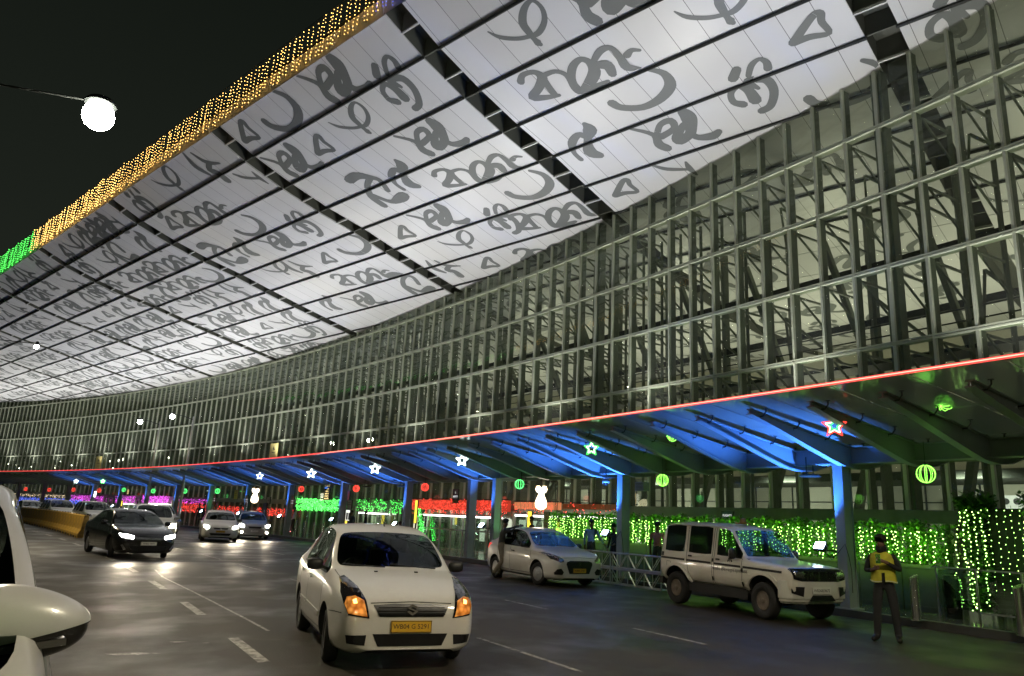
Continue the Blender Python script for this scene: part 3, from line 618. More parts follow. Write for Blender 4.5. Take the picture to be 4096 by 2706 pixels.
# blue floodlights on the columns
emis('flood_blue_lens', (0.55, 0.75, 1.0), 30.0); emis('flood_red_lens', (1, .25, .25), 12.0); emis('flood_green_lens', (.3, 1, .35), 12.0)
BLUE = (0.05, 0.22, 1.0)
def flood(th, z, label, col, lens, e, rtilt=-.20):
    P = pol(th+.09, 4.12, z)
    o = empty('floodlight', P, R(th), label, 'floodlight', 'floodlights clamped to the canopy columns')
    mb = MB(); M = Matrix.Rotation(R(-52), 3, 'Y')@Matrix.Identity(3)
    def q(c): return M@Vector(c)
    mb.box(q((0, 0, -.04)), (.20, .27, .08), 0, M=M)
    for yy in (-.1, -.05, 0, .05, .1): mb.box(q((0, yy, -.10)), (.16, .008, .05), 0, M=M)
    ob = mb.build('housing', 'flood_body', o)
    mb = MB(); mb.box(q((0, 0, .008)), (.17, .24, .012), 0, M=M); mb.build('lens', lens, o)
    mb = MB(); mb.bar((.02, -.17, -.1), (.02, -.17, .05), .02, .02); mb.bar((.02, .17, -.1), (.02, .17, .05), .02, .02); mb.bar((.02, -.17, -.1), (.02, .17, -.1), .02, .02); mb.bar((.02, -.17, -.1), (.26, -.25, -.1), .03, .03); mb.build('bracket', 'dark_steel', o)
    mb = MB(); mb.tube([(.02, -.1, -.12), (.1, -.22, -.30), (.16, -.36, -.12), (.2, -.5, .06), (.22, -.56, -.2), (.2, -.62, -.5), (.22, -.6, -.95)], .009, 5); mb.build('cable', 'black_plastic', o)
    light('flood_beam', 'SPOT', P+Vector((0, 0, .07))-rdir(th)*.05, e, col, Vector((0, 0, 1))+rdir(th)*rtilt+tdir(th)*.14, .06, spot=R(100), blend=.6, parent=o)
dists = ['nearest column right of the white jeep', 'second column behind the truss barrier', 'green tinted column of the close pair', 'fifth column behind the white sedan roof', 'sixth column beside the light box', 'column beyond the green light band', 'column behind the grey hatchback', 'far column behind the silver sedan', 'far column by the purple lights', 'far column left of the purple lights', 'far column above the parked cars', 'farthest lit column by the barrier']
for i, th in enumerate([30.80, 32.57, 34.27, 35.99, 37.64, 39.32, 40.9, 42.50, 44.09, 45.61, 47.09, 48.64]):
    flood(th, 1.45 if i < 3 else 1.3, 'blue floodlight clamped to the ' + dists[i], BLUE, 'flood_blue_lens', (2000 if i != 2 else 900)*(1 if i < 3 else .5))
# small coloured washes seen on some columns and beams
for th, c, e, nm in ((34.15, (.15, 1, .25), 90, 'green'), (42.35, (.2, 1, .3), 130, 'green'), (39.45, (1, .12, .15), 110, 'red'), (37.8, (1, .12, .15), 90, 'red'), (41.0, (1, .1, .12), 110, 'red'), (50.2, (.3, 1, .1), 130, 'green'), (51.9, (.3, 1, .1), 130, 'green')):
    P = pol(th, 3.3, .35)
    o = empty('ground_floodlight', P, R(th), '%s wash light at the foot of the column %s' % (nm, {34.15: 'of the close pair', 42.35: 'behind the grey hatchback', 39.45: 'behind the black notice board', 37.8: 'beside the light box', 41.0: 'left of the light band', 50.2: 'far away by the barrier', 51.9: 'farthest left'}[th]), 'floodlight', 'wash lights at the column feet')
    mb = MB(); mb.box((0, 0, 0), (.16, .2, .1), 0); mb.box((0, 0, .055), (.13, .17, .01), 1); mb.box((0, 0, -.13), (.1, .1, .16), 0); mb.build('housing', ['flood_body', 'flood_%s_lens' % nm], o)
    light('wash_beam', 'SPOT', P+Vector((0, 0, .09)), e, c, Vector((0, 0, 1))-rdir(th)*.42-tdir(th)*.05, .05, spot=R(60), blend=.7, parent=o)
# ------------------------------------------------------------------ hanging lanterns and stars
def lantern(th, z, colr, label, off=4.5, r=.15, lean=0, em=None):
    P = pol(th, off, z)
    o = empty('hanging_lantern', P, R(th), label, 'lantern', '%s wire globe lanterns hanging under the canopy' % colr)
    mb = MB()
    for a in range(5):
        ang = a*math.pi/5; pts = [(r*math.sin(q)*math.cos(ang), r*math.sin(q)*math.sin(ang), r*math.cos(q)) for q in [i*math.pi/10 for i in range(21)]]
        mb.tube(pts, .0065, 4, cap=False)
    if lean: mb.v = [Matrix.Rotation(lean, 3, 'Y')@v for v in mb.v]
    mb.build('glow_wire', 'lantern_'+colr, o)
    mb = MB(); mb.lathe([(.03, r-.01), (.03, r+.04)], 8); mb.tube([(0, 0, r+.03), (0, 0, max(.1, min(3.55, cz(off))-z))], .005, 4); mb.build('hook', 'dark_steel', o)
    if th < 37: light('lantern_glow', 'POINT', P+Vector((0, 0, r*.2)), 1.2 if r > .1 else .8, {'lime': (.35, 1, .15), 'red': (1, .12, .08), 'green': (.25, 1, .35)}[colr], size=.10, parent=o)
lantern(30.238, 2.92, 'lime', 'largest green globe lantern hanging above the man in the yellow vest', r=.17)
lantern(31.979, 2.95, 'lime', 'green globe lantern hanging between the truss barrier and the jeep', r=.16)
lantern(33.656, 2.94, 'green', 'green globe lantern hanging left of the white bell light', r=.16)
for i, (th, z) in enumerate(((35.309, 2.90), (36.93, 2.88), (38.565, 2.88))):
    lantern(th, z, 'red', ['red globe lantern above the red light band', 'red globe lantern beside the blank pink board', 'red globe lantern left of the black notice board'][i], r=.16)
for i, (th, z) in enumerate(((41.751, 2.75), (43.243, 2.73), (44.836, 2.70), (46.44, 2.76))):
    lantern(th, z, 'green', 'small far green globe lantern, %s from the right of the far four' % ordinal(i+1), r=.17)
for i, (th, z) in enumerate(((47.833, 2.65), (49.377, 2.66), (50.876, 2.59), (52.377, 2.59))):
    lantern(th, z, 'red', 'small far red globe lantern, %s of the row over the yellow barrier' % ['rightmost', 'second from the right', 'third from the right', 'leftmost'][i], r=.18)
lantern(30.02, 4.12, 'lime', 'green half globe light against the canopy glass above the bollards', off=5.3, r=.15, lean=R(60))
lantern(31.69, 4.02, 'lime', 'green half globe light against the canopy glass above the jeep roof', off=5.3, r=.15, lean=R(60))
def star(th, z, outer, inner, core, label, off=6.0, r=.20):
    P = pol(th, off, z); o = empty('star_light', P, 0, label, 'star', 'star lights hanging from the canopy')
    o.rotation_euler = (0, 0, 0)
    d = Vector((P.x, P.y, 0)).normalized(); x = Vector((d.y, -d.x, 0))
    lay = [(1.0, outer, .010), (.70, inner, .010), (.42, core, .010)] if core else [(1.0, outer, .016), (.72, inner, .016)]
    for sc, mt, tr in lay:
        pts = []
        for i in range(11):
            a = math.pi/2+i*math.pi/5; rr = r*sc*(1.0 if i % 2 == 0 else .47)
            pts.append(x*rr*math.cos(a)+Vector((0, 0, rr*math.sin(a))))
        mb = MB()
        for a, b_ in zip(pts[:-1], pts[1:]): mb.tube([a, b_], tr, 5)
        mb.build('star_outline', mt, o)
    mb = MB(); mb.tube([(0, 0, r), (0, 0, cz(off)-z)], .004, 4); mb.build('hanging_wire', 'dark_steel', o)
star(30.445, 3.77, 'star_red', 'star_pale', 'star_green', 'large red, white and green star light hanging from the nearest lit canopy bay', r=.24)
star(32.284, 3.76, 'star_green', 'star_pale', None, 'green and white star light hanging left of the second column', r=.22)
emis('star_white', (.75, .95, .9), 7.0)
star(34.03, 3.72, 'star_white', 'star_white', None, 'white star light above the close pair of columns', r=.23)
star(35.768, 3.63, 'star_white', 'star_white', None, 'white star light above the red lanterns', r=.25)
star(37.474, 3.56, 'star_white', 'star_white', None, 'white star light above the blank pink board', r=.25)
star(39.2, 3.55, 'star_white', 'led_blue', None, 'blue white star light by the red lit canopy bay', r=.2)
star(46.7, 3.4, 'led_green', 'star_white', None, 'small green white star light in the far canopy, right one', r=.2)
star(48.3, 3.4, 'star_white', 'star_white', None, 'small white star light in the far canopy, left one', r=.2)
# white glowing bell-shaped light with a bow, in a black frame
emis('lamp_white', (1.0, .93, .80), 4.0); emis('lamp_warm', (1.0, .62, .25), 3.0)
def bell(th, zt, zb_, off, label, warm):
    P = pol(th, off, (zt+zb_)/2); o = empty('bell_light', P, 0, label, 'light', 'white bell shaped lights under the canopy')
    d = Vector((P.x, P.y, 0)).normalized(); x = Vector((d.y, -d.x, 0)); H = (zt-zb_)
    half = [(0, .40), (.08, .50), (.20, .49), (.25, .36), (.20, .24), (.11, .20), (.13, .10), (.20, -.05), (.25, -.22), (.23, -.38), (.12, -.47), (0, -.50)]
    poly = [(a*H, b_*H) for a, b_ in half]+[(-a*H, b_*H) for a, b_ in half[-2:0:-1]]
    mb = MB(); mb.prism(poly, lambda a, b_, t: x*a+Vector((0, 0, b_))+d*t, .06); mb.build('glowing_face', 'lamp_white', o)
    mb = MB(); mb.prism([(a*1.06, b_*1.04) for a, b_ in poly], lambda a, b_, t: x*a+Vector((0, 0, b_))+d*(t+.065), .03); mb.build('rim', 'lamp_warm', o)
    mb = MB()
    for sx_ in (-1, 1): mb.box(x*.17*H*sx_+Vector((0, 0, .30*H))-d*.012, (.03, .03, .04), 0)
    mb.box(x*.09*H+Vector((0, 0, -.36*H))-d*.012, (.05, .03, .05), 0); mb.box(x*.15*H+Vector((0, 0, -.33*H))-d*.012, (.03, .03, .05), 0)
    mb.build('bow_knot', 'black_plastic', o)
    mb = MB(); mb.tube([(0, 0, H*.45), (0, 0, 3.5-P.z)], .01, 5); mb.build('hanging_wire', 'dark_steel', o)
    light('bell_glow', 'POINT', P-d*.25, 14, (1, .85, .6), size=.25, parent=o)
    return d, x, P
d_, x_, P_ = bell(33.98, 3.02, 2.13, 2.5, 'white glowing bell light with a bow in a thin black frame', False)
o = empty('hanging_frame', P_+Vector((0, 0, .1)), 0, 'thin black rectangular tube frame hanging around the white bell light', 'frame')  # rectangular frame that hangs, no stand under it
mb = MB()
for a, b_ in (((-.42, .55), (.62, .55)), ((.62, .55), (.62, -.95)), ((-.42, -.95), (.62, -.95)), ((.55, .45), (.55, -.95)), ((-.05, .55), (.0, .62))):
    mb.bar(x_*a[0]+Vector((0, 0, a[1]))+d_*.12, x_*b_[0]+Vector((0, 0, b_[1]))+d_*.12, .03, .03)
mb.bar(x_*.0+Vector((0, 0, .55))+d_*.12, x_*.0+Vector((0, 0, .75))+d_*.12, .14, .05)
mb.build('tube_frame', 'black_plastic', o)
bell(41.32, 3.06, 2.05, 2.5, 'small far white bell light above the grey hatchback', True)
# ------------------------------------------------------------------ hedges in planters, with fairy lights
mat('leaf', (0.045, 0.14, 0.02), 0.5, var=0.5, vscale=6); mat('leaf_light', (0.07, 0.20, 0.02), 0.5, var=0.4, vscale=6)
mat('planter', (0.05, 0.055, 0.06), 0.5, var=0.15)
rg = random.Random(21)
def leaves(mb, n, fx, size):
    for _ in range(n):
        c = fx(); s = size*rg.uniform(.6, 1.3); a = rg.uniform(0, 6.28); b_ = rg.uniform(-.9, .9)
        M = Matrix.Rotation(a, 3, 'Z')@Matrix.Rotation(b_, 3, 'X'); mi = rg.choice((0, 0, 1))
        mb.add([c+M@Vector(q) for q in ((-s*.32, 0, 0), (0, -s*.6, s*.1), (s*.32, 0, 0), (0, s*.7, -s*.15))], [(0, 1, 2, 3)], mi)
def string_panel(mb, w_, z0, z1, x, cols_, dz, r):
    for c in range(cols_):
        y = -w_/2+w_*(c+.5)/cols_+rg.uniform(-.06, .06); z = z1-rg.uniform(0, .12)**.5*.5; xx = x
        while z > z0+rg.uniform(0, .1):
            y += rg.uniform(-.035, .035); mb.ico((xx+rg.uniform(-.03, .02), y, z), r*rg.choice((.7, 1, 1, 1.3))); z -= dz*rg.uniform(.6, 1.4)
W_ = 1.06
def make_hedge():
    o = empty('hedge_planter'); 
    mb = MB(); mb.box((0, 0, .50), (.46, W_-.02, 1.0)); mb.box((-.235, 0, .96), (.03, W_-.02, .08)); mb.box((-.235, 0, .1), (.02, W_-.06, .05)); mb.build('planter_box', 'planter', o)
    mb = MB()
    def f():
        y = rg.uniform(-W_/2, W_/2); top = .86+.10*math.sin(y*5)+.06*math.sin(y*13)
        return Vector((rg.choice((-.22, -.18, -.12, 0, .12))+rg.uniform(-.05, .05), y, 1.0+rg.random()**.9*top))
    leaves(mb, 1900, f, .085)
    for q in range(5):
        c = Vector((rg.uniform(-.1, .1), rg.uniform(-W_/2, W_/2), 1.78))
        for k in range(9):
            a = k*.7; mb.add([c, c+Vector((.1*math.cos(a), .1*math.sin(a), .10)), c+Vector((.2*math.cos(a+.1), .2*math.sin(a+.1), .05+.05*(k % 3)))], [(0, 1, 2)], 1)
    fo = mb.build('foliage', ['leaf', 'leaf_light'], o)
    mb = MB(); string_panel(mb, W_, .98, 1.82, -.29, 10, .10, .0135); tag(mb.build('fairy_lights', 'led_lime', o), kind='stuff')
    light('fairy_glow', 'AREA', Vector((-.50, 0, 1.42)), 12.0, (.42, 1.0, .08), Vector((1, 0, 0)), .9, .7, parent=o)
    light('bulb_glow', 'POINT', Vector((-.34, 0, 1.25)), 1.3, (.42, 1.0, .10), size=.03, parent=o)
    return o
protos = [make_hedge(), make_hedge(), make_hedge()]
hths = [30.60+.247*k for k in range(14)]
where = ['beside the tall creeper on the right', 'behind the man in the yellow vest', 'left of the man in the yellow vest', 'just right of the first blue column', 'just left of the first blue column', 'behind the windscreen of the jeep', 'behind the front door of the jeep', 'behind the middle window of the jeep', 'behind the rear window of the jeep', 'behind the tail of the jeep', 'above the end of the truss barrier', 'right of the second blue column', 'behind the second blue column', 'behind the man in the pale blue shirt']
for i, th in enumerate(hths):
    o = protos[i] if i < 3 else copy_tree(protos[i % 3])
    o.location = pol(th, 2.0, .14); o.rotation_euler = (0, 0, R(th)); tag(o, 'lit green hedge in a dark planter '+where[i], 'hedge', 'hedge planters with green fairy lights')
# tall creeper wall with hanging strings on the right
def creeper(th, w_, label):
    o = empty('creeper_wall', pol(th, 1.9, .14), R(th), label, 'creeper', 'tall creepers with green fairy lights')
    mb = MB()
    def f():
        q = rg.random(); y = rg.uniform(-w_/2, w_/2); return Vector((rg.uniform(-.15, .2), y, .15+2.2*q))
    leaves(mb, int(4200*w_), f, .12)
    def f2(): return Vector((rg.uniform(-.2, .25), rg.uniform(-w_/2-.1, w_/2+.1), rg.gauss(2.38, .10)))
    leaves(mb, int(1100*w_), f2, .12)
    mb.build('foliage', ['leaf', 'leaf_light'], o)
    mb = MB(); string_panel(mb, w_, .12, 2.3, -.26, max(5, int(w_*13)), .085, .0145); mb.build('fairy_lights', 'led_lime', o)
    for z in (.35, 1.2): light('bulb_glow', 'POINT', Vector((-.40, 0, z)), 7.0, (.42, 1.0, .10), size=.03, parent=o)
    light('fairy_glow', 'AREA', Vector((-.55, 0, 1.25)), 11.0*w_, (.30, 1.0, .08), Vector((1, 0, 0)), w_, 2.0, parent=o)
creeper(30.36, .52, 'tall green creeper with fairy lights, left one by the bollards')
creeper(30.02, .80, 'tall green creeper with fairy lights cut by the right edge of the picture')
mat('gap_black', (0.008, 0.02, 0.006), 0.7)
for th in (30.215, 29.7):
    o = empty('hanging_light_strings', pol(th, 1.95, .14), R(th), 'sparse strings of pale green lights hanging between the two creepers' if th > 30 else 'strings of pale green lights beyond the right edge', 'string lights')
    mb = MB(); wb = MB()
    for c in range(6):
        y = -.38+.15*c; z = 2.2
        wb.bar((-.2, y, .5), (-.2, y, 2.3), .006, .006)
        while z > .5: mb.ico((-.2, y+rg.uniform(-.03, .03), z), .0105); z -= .13*rg.uniform(.7, 1.3)
    mb.build('bulbs', 'led_lime', o); wb.build('wires', 'wire_green', o)
    mb = MB(); mb.box((.1, 0, 1.2), (.05, 1.0, 2.1)); mb.build('gap_sheet', 'gap_black', o)  # black sheet added for the dark gaps between the strings
# ------------------------------------------------------------------ bollards, railings, carts
def bollard(P, label, h=.86, r=.084):
    o = empty('bollard', P, 0, label, 'bollard', 'round steel bollards along the kerb')
    mb = MB(); M = Matrix.Identity(4)
    mb.lathe([(r, 0), (r, h-.17), (r-.006, h-.168), (r-.006, h-.16), (r, h-.158), (r, h-.06)], 24)
    n0 = len(mb.v)-24
    ring = [mb.v[n0+k].copy() for k in range(24)]
    for k, v in enumerate(ring): mb.v[n0+k] = Vector((v.x, v.y, h-.04+v.x/r*.045))
    mb.build('post', 'steel', o, smooth=False); mb = MB(); mb.lathe([(r+.03, 0), (r+.03, .012)], 24); mb.build('foot_plate', 'steel', o)
bollard(Vector((8.18, 15.24, .14)), 'steel bollard behind the man in the yellow vest'); bollard(Vector((9.09, 13.53, .14)), 'steel bollard cut by the right edge of the picture')
for i in range(9): bollard(pol(39.6-.30*i, 3.2, .14), 'thin steel bollard before the far entrance, %s from the right of nine' % ordinal(i+1), .95, .055)
glass('rail_glass', (.8, .9, .85), .08)
o = empty('glass_railing', pol(30.25, 2.8, .14), R(30.25), 'low glass railing with steel posts in front of the creepers', 'railing')
mb = MB()
for y in (-1.6, -.75, .1, .9): mb.bar((0, y, 0), (0, y, 1.0), .035, .035)
mb.bar((0, -1.7, 1.0), (0, 1.0, 1.0), .04, .03); mb.bar((0, -1.7, .18), (0, .1, .18), .03, .03)
mb.build('posts', 'aluminium', o); mb = MB(); 
for y in (-1.55, -.7, .15): mb.box((0, y+.38, .58), (.01, .7, .75))
mb.build('glass_panels', 'rail_glass', o)
# dark standing board and bin near the railing
o = empty('litter_bin', pol(30.42, 2.6, .14), R(30), 'dark litter bin with a glowing green side by the glass railing', 'bin')
mb = MB(); mb.lathe([(.17, 0), (.17, .78), (.15, .82), (.15, .84)], 20); mb.build('drum', 'black_gloss', o); mb = MB(); mb.box((0, -.22, .55), (.24, .012, .5)); mb.build('acrylic_plate', 'rail_glass', o)
# dark stage skirt boards between planters
o = empty('luggage_trolley', pol(29.98, 2.35, .14), R(45), 'small luggage trolley with dark wheels standing by the creeper', 'trolley')
mb = MB(); mb.tube([(0, -.2, 1.0), (0, -.2, .15), (.55, -.2, .12)], .016, 6); mb.tube([(0, .2, 1.0), (0, .2, .15), (.55, .2, .12)], .016, 6); mb.bar((0, -.2, 1.0), (0, .2, 1.0), .03, .03); mb.bar((0, -.2, .5), (0, .2, .5), .02, .02)
mb.bar((.5, -.2, .12), (.5, .2, .12), .02, .02); mb.build('frame', 'aluminium', o)
for q in ((.02, -.2), (.02, .2), (.52, 0)):
    mb = MB(); mb.lathe([(.07, -.02), (.07, .02)], 14, Matrix.Translation((q[0], q[1], .07))@Matrix.Rotation(math.pi/2, 4, 'X')); mb.build('wheel', 'rubber', o)
# ------------------------------------------------------------------ aluminium truss barrier
def truss(P, Q, label):
    P = Vector(P); Q = Vector(Q); L_ = (Q-P).length; a = math.atan2(Q.y-P.y, Q.x-P.x)
    o = empty('truss_barrier', P, a, label, 'barrier', 'aluminium truss segments used as a barrier')
    mb = MB()
    for z in (.06, .46, .50, .90): mb.tube([(0, 0, z), (L_, 0, z)], .022, 6)
    for y in (.26,):
        for z in (.06, .46, .50, .90): mb.tube([(0, y, z), (L_, y, z)], .022, 6)
    mb.build('chords', 'aluminium', o)
    mb = MB(); k = 6
    for i in range(k):
        x0, x1 = L_*i/k, L_*(i+1)/k
        for z0, z1 in ((.06, .46), (.50, .90)):
            s = (z0, z1) if i % 2 else (z1, z0)
            mb.tube([(x0, 0, s[0]), (x1, 0, s[1])], .012, 5); mb.tube([(x0, 0, z0), (x0, 0, z1)], .013, 5); mb.tube([(x0, .26, s[1]), (x1, .26, s[0])], .012, 5)
    for z in (.06, .46, .5, .9): mb.tube([(L_, 0, z), (L_, .26, z)], .02, 5); mb.tube([(0, 0, z), (0, .26, z)], .02, 5)
    mb.tube([(L_, 0, .06), (L_, 0, .9)], .022, 5); mb.tube([(L_, .26, .06), (L_, .26, .9)], .022, 5)
    mb.build('lattice', 'aluminium', o)
truss(pol(32.95, 4.75), pol(32.42, 4.75), 'aluminium truss barrier segment beside the white hatchback'); truss(pol(32.40, 4.75), pol(31.93, 4.75), 'aluminium truss barrier segment touching the tail of the jeep')
# ------------------------------------------------------------------ street lamps
emis('street_led', (1.0, 0.98, 0.90), 110.0)
def streetlamp(head, arm, label, r=.27, e=900, spot=150, pole=True, mdir=None):
    head = Vector(head); arm = Vector(arm); o = empty('street_lamp', Vector((arm.x, arm.y, 0)), 0, label, 'street lamp', None)
    b = Vector((arm.x, arm.y, 0))
    mb = MB(); mb.tube([(0, 0, 0), (0, 0, 3), (0, 0, head.z-.4), (0, 0, head.z+.1)], [.11, .09, .06, .05], 10); mb.lathe([(.2, 0), (.2, .03)], 10); mb.build('pole', 'aluminium', o)
    mb = MB(); h = head-b; mb.tube([(0, 0, h.z-.15), (h.x*.5, h.y*.5, h.z+.02), (h.x, h.y, h.z+.05)], [.03, .022, .018], 8); mb.build('arm', 'rail_dark', o)
    mb = MB(); mb.lathe([(.05, .16), (r*.8, .10), (r, .03), (r, 0)], 20, Matrix.Translation(h)); mb.build('lamp_head', 'dark_steel', o, smooth=True)
    mb = MB(); mb.lathe([(r*.60, -.004), (r*.86, -.3*r), (r*.98, -.75*r), (r*.96, -1.1*r), (r*.75, -1.5*r), (r*.4, -1.75*r), (r*.05, -1.85*r)], 24, Matrix.Translation(h)); mb.build('diffuser', 'street_led', o, smooth=True)
    light('lamp_light', 'SPOT', head+Vector((0, 0, -2.1*r)), e, (1.0, .85, .58), (0, 0, -1), .25, spot=R(spot), blend=.6, parent=o)
streetlamp((-8.05, 12.67, 8.98), (-11.4, 11.6, 0), 'very bright street lamp high in the dark sky, its pole outside the picture', .28, 1900)
streetlamp((-21.84, 33.3, 8.5), (-25.6, 31.6, 0), 'street lamp on a thin arm in front of the far ceiling at the left edge', .10, 2200)
streetlamp((-24.3, 53.5, 8.0), (-23.4, 55.0, 0), 'street lamp in front of the far glass wall, right one of two', .17, 700)
streetlamp((-28.9, 58.2, 8.0), (-28.0, 59.6, 0), 'street lamp in front of the far glass wall, left one of two', .17, 700)
streetlamp((-2.5, -9.0, 9.0), (-5.8, -10.5, 0), 'unseen lamp behind the camera that lights the car fronts', .3, 3800)  # out of view; lights the fronts of the cars
streetlamp((6.3, 3.2, 9.0), (12.6, 6.4, 0), 'unseen lamp added right of the camera to brighten the jeep and kerb side', .3, 2500)  # added out of view to brighten jeep, steward and right facade

# ================================================================== VEHICLES
def paint(name, col, rough=0.28, coat=0.7):
    m, n, l, b = node_mat(name)
    b.inputs['Roughness'].default_value = rough; b.inputs['Coat Weight'].default_value = coat; b.inputs['Coat Roughness'].default_value = 0.06
    tcn = n.new('ShaderNodeTexCoord'); nz = n.new('ShaderNodeTexNoise'); nz.inputs['Scale'].default_value = 2.5; nz.inputs['Detail'].default_value = 8
    sx = n.new('ShaderNodeSeparateXYZ'); l.new(tcn.outputs['Object'], nz.inputs['Vector']); l.new(tcn.outputs['Object'], sx.inputs[0])
    mr = n.new('ShaderNodeMapRange'); mr.inputs[1].default_value = 0.75; mr.inputs[2].default_value = 0.2; mr.inputs[3].default_value = 0.0; mr.inputs[4].default_value = 0.9
    l.new(sx.outputs['Z'], mr.inputs[0])
    mu = n.new('ShaderNodeMath'); mu.operation = 'MULTIPLY'; l.new(mr.outputs[0], mu.inputs[0]); l.new(nz.outputs['Fac'], mu.inputs[1])
    mx = n.new('ShaderNodeMix'); mx.data_type = 'RGBA'; mx.inputs['A'].default_value = (*col, 1); mx.inputs['B'].default_value = (col[0]*.55+.02, col[1]*.5+.015, col[2]*.42+.01, 1)
    l.new(mu.outputs[0], mx.inputs['Factor'])
    geo = n.new('ShaderNodeNewGeometry'); m2 = n.new('ShaderNodeMix'); m2.data_type = 'RGBA'; l.new(geo.outputs['Backfacing'], m2.inputs['Factor']); l.new(mx.outputs['Result'], m2.inputs['A']); m2.inputs['B'].default_value = (.015, .015, .014, 1)
    l.new(m2.outputs['Result'], b.inputs['Base Color'])
    return m
paint('paint_white', (0.66, 0.66, 0.64)); paint('paint_cream', (0.72, 0.70, 0.63)); paint('paint_black', (0.012, 0.013, 0.014), .2); paint('paint_grey', (0.16, 0.16, 0.165), .3); paint('paint_silver', (0.36, 0.36, 0.36), .3)
glass('car_glass', (.30, .34, .31), .01, gcol=(.75,.80,.78), boost=1.0); glass('car_glass_clear', (.50, .56, .52), .05, boost=1.0)
for g_ in ('car_glass', 'car_glass_clear'):
    for e_ in ('_front', '_rear'): MATS[g_+e_] = MATS[g_].copy(); MATS[g_+e_].name = g_+e_
m, n, l, b = node_mat('signal_lens'); b.inputs['Base Color'].default_value = (.5, .16, .02, 1); b.inputs['Roughness'].default_value = .12; b.inputs['Coat Weight'].default_value = 1.0; tcn = n.new('ShaderNodeTexCoord'); nz = n.new('ShaderNodeTexVoronoi'); nz.inputs['Scale'].default_value = 16; l.new(tcn.outputs['Object'], nz.inputs['Vector']); cr = n.new('ShaderNodeValToRGB'); cr.color_ramp.elements[0].position = .05; cr.color_ramp.elements[0].color = (1.0, .42, .08, 1); cr.color_ramp.elements[1].position = .75; cr.color_ramp.elements[1].color = (.10, .025, .003, 1); l.new(nz.outputs['Distance'], cr.inputs[0]); l.new(cr.outputs[0], b.inputs['Emission Color']); b.inputs['Emission Strength'].default_value = .75; m.cycles.emission_sampling = 'NONE'
mat('sign_amber_off', (.25, .12, .03), .3); mat('interior', (0.02, 0.02, 0.02), 0.8); mat('seat_fabric', (0.06, 0.058, 0.05), 0.9); mat('underbody', (0.01, 0.01, 0.01), 0.9)
mat('plate_yellow', (0.62, 0.36, 0.02), 0.5); mat('plate_white', (0.7, 0.7, 0.68), 0.5); mat('plate_ink', (0.01, 0.01, 0.01), 0.6)
mat('lens_dark', (0.03, 0.03, 0.035), 0.08, 0.6, coat=1.0); mat('grille_black', (0.010, 0.010, 0.011), 0.3, 0.2)
mat('lens_chrome', (0.35, 0.35, 0.36), 0.15, 0.9, coat=1.0)
emis('headlight_on', (1.0, 0.88, 0.66), 45.0); emis('headlight_white', (1.0, 0.97, 0.9), 60.0); emis('signal_amber', (1.0, 0.30, 0.03), .38, base=(.5, .15, .02)); emis('signal_amber_core', (1.0, 0.50, 0.12), 5.0); emis('tail_red', (1.0, .05, .03), 1.0, base=(.4, .02, .02))
def interp(tab, x):
    if x <= tab[0][0]: return tab[0][1]
    for (a, va), (b_, vb) in zip(tab[:-1], tab[1:]):
        if x <= b_: return va+(vb-va)*(x-a)/(b_-a)
    return tab[-1][1]
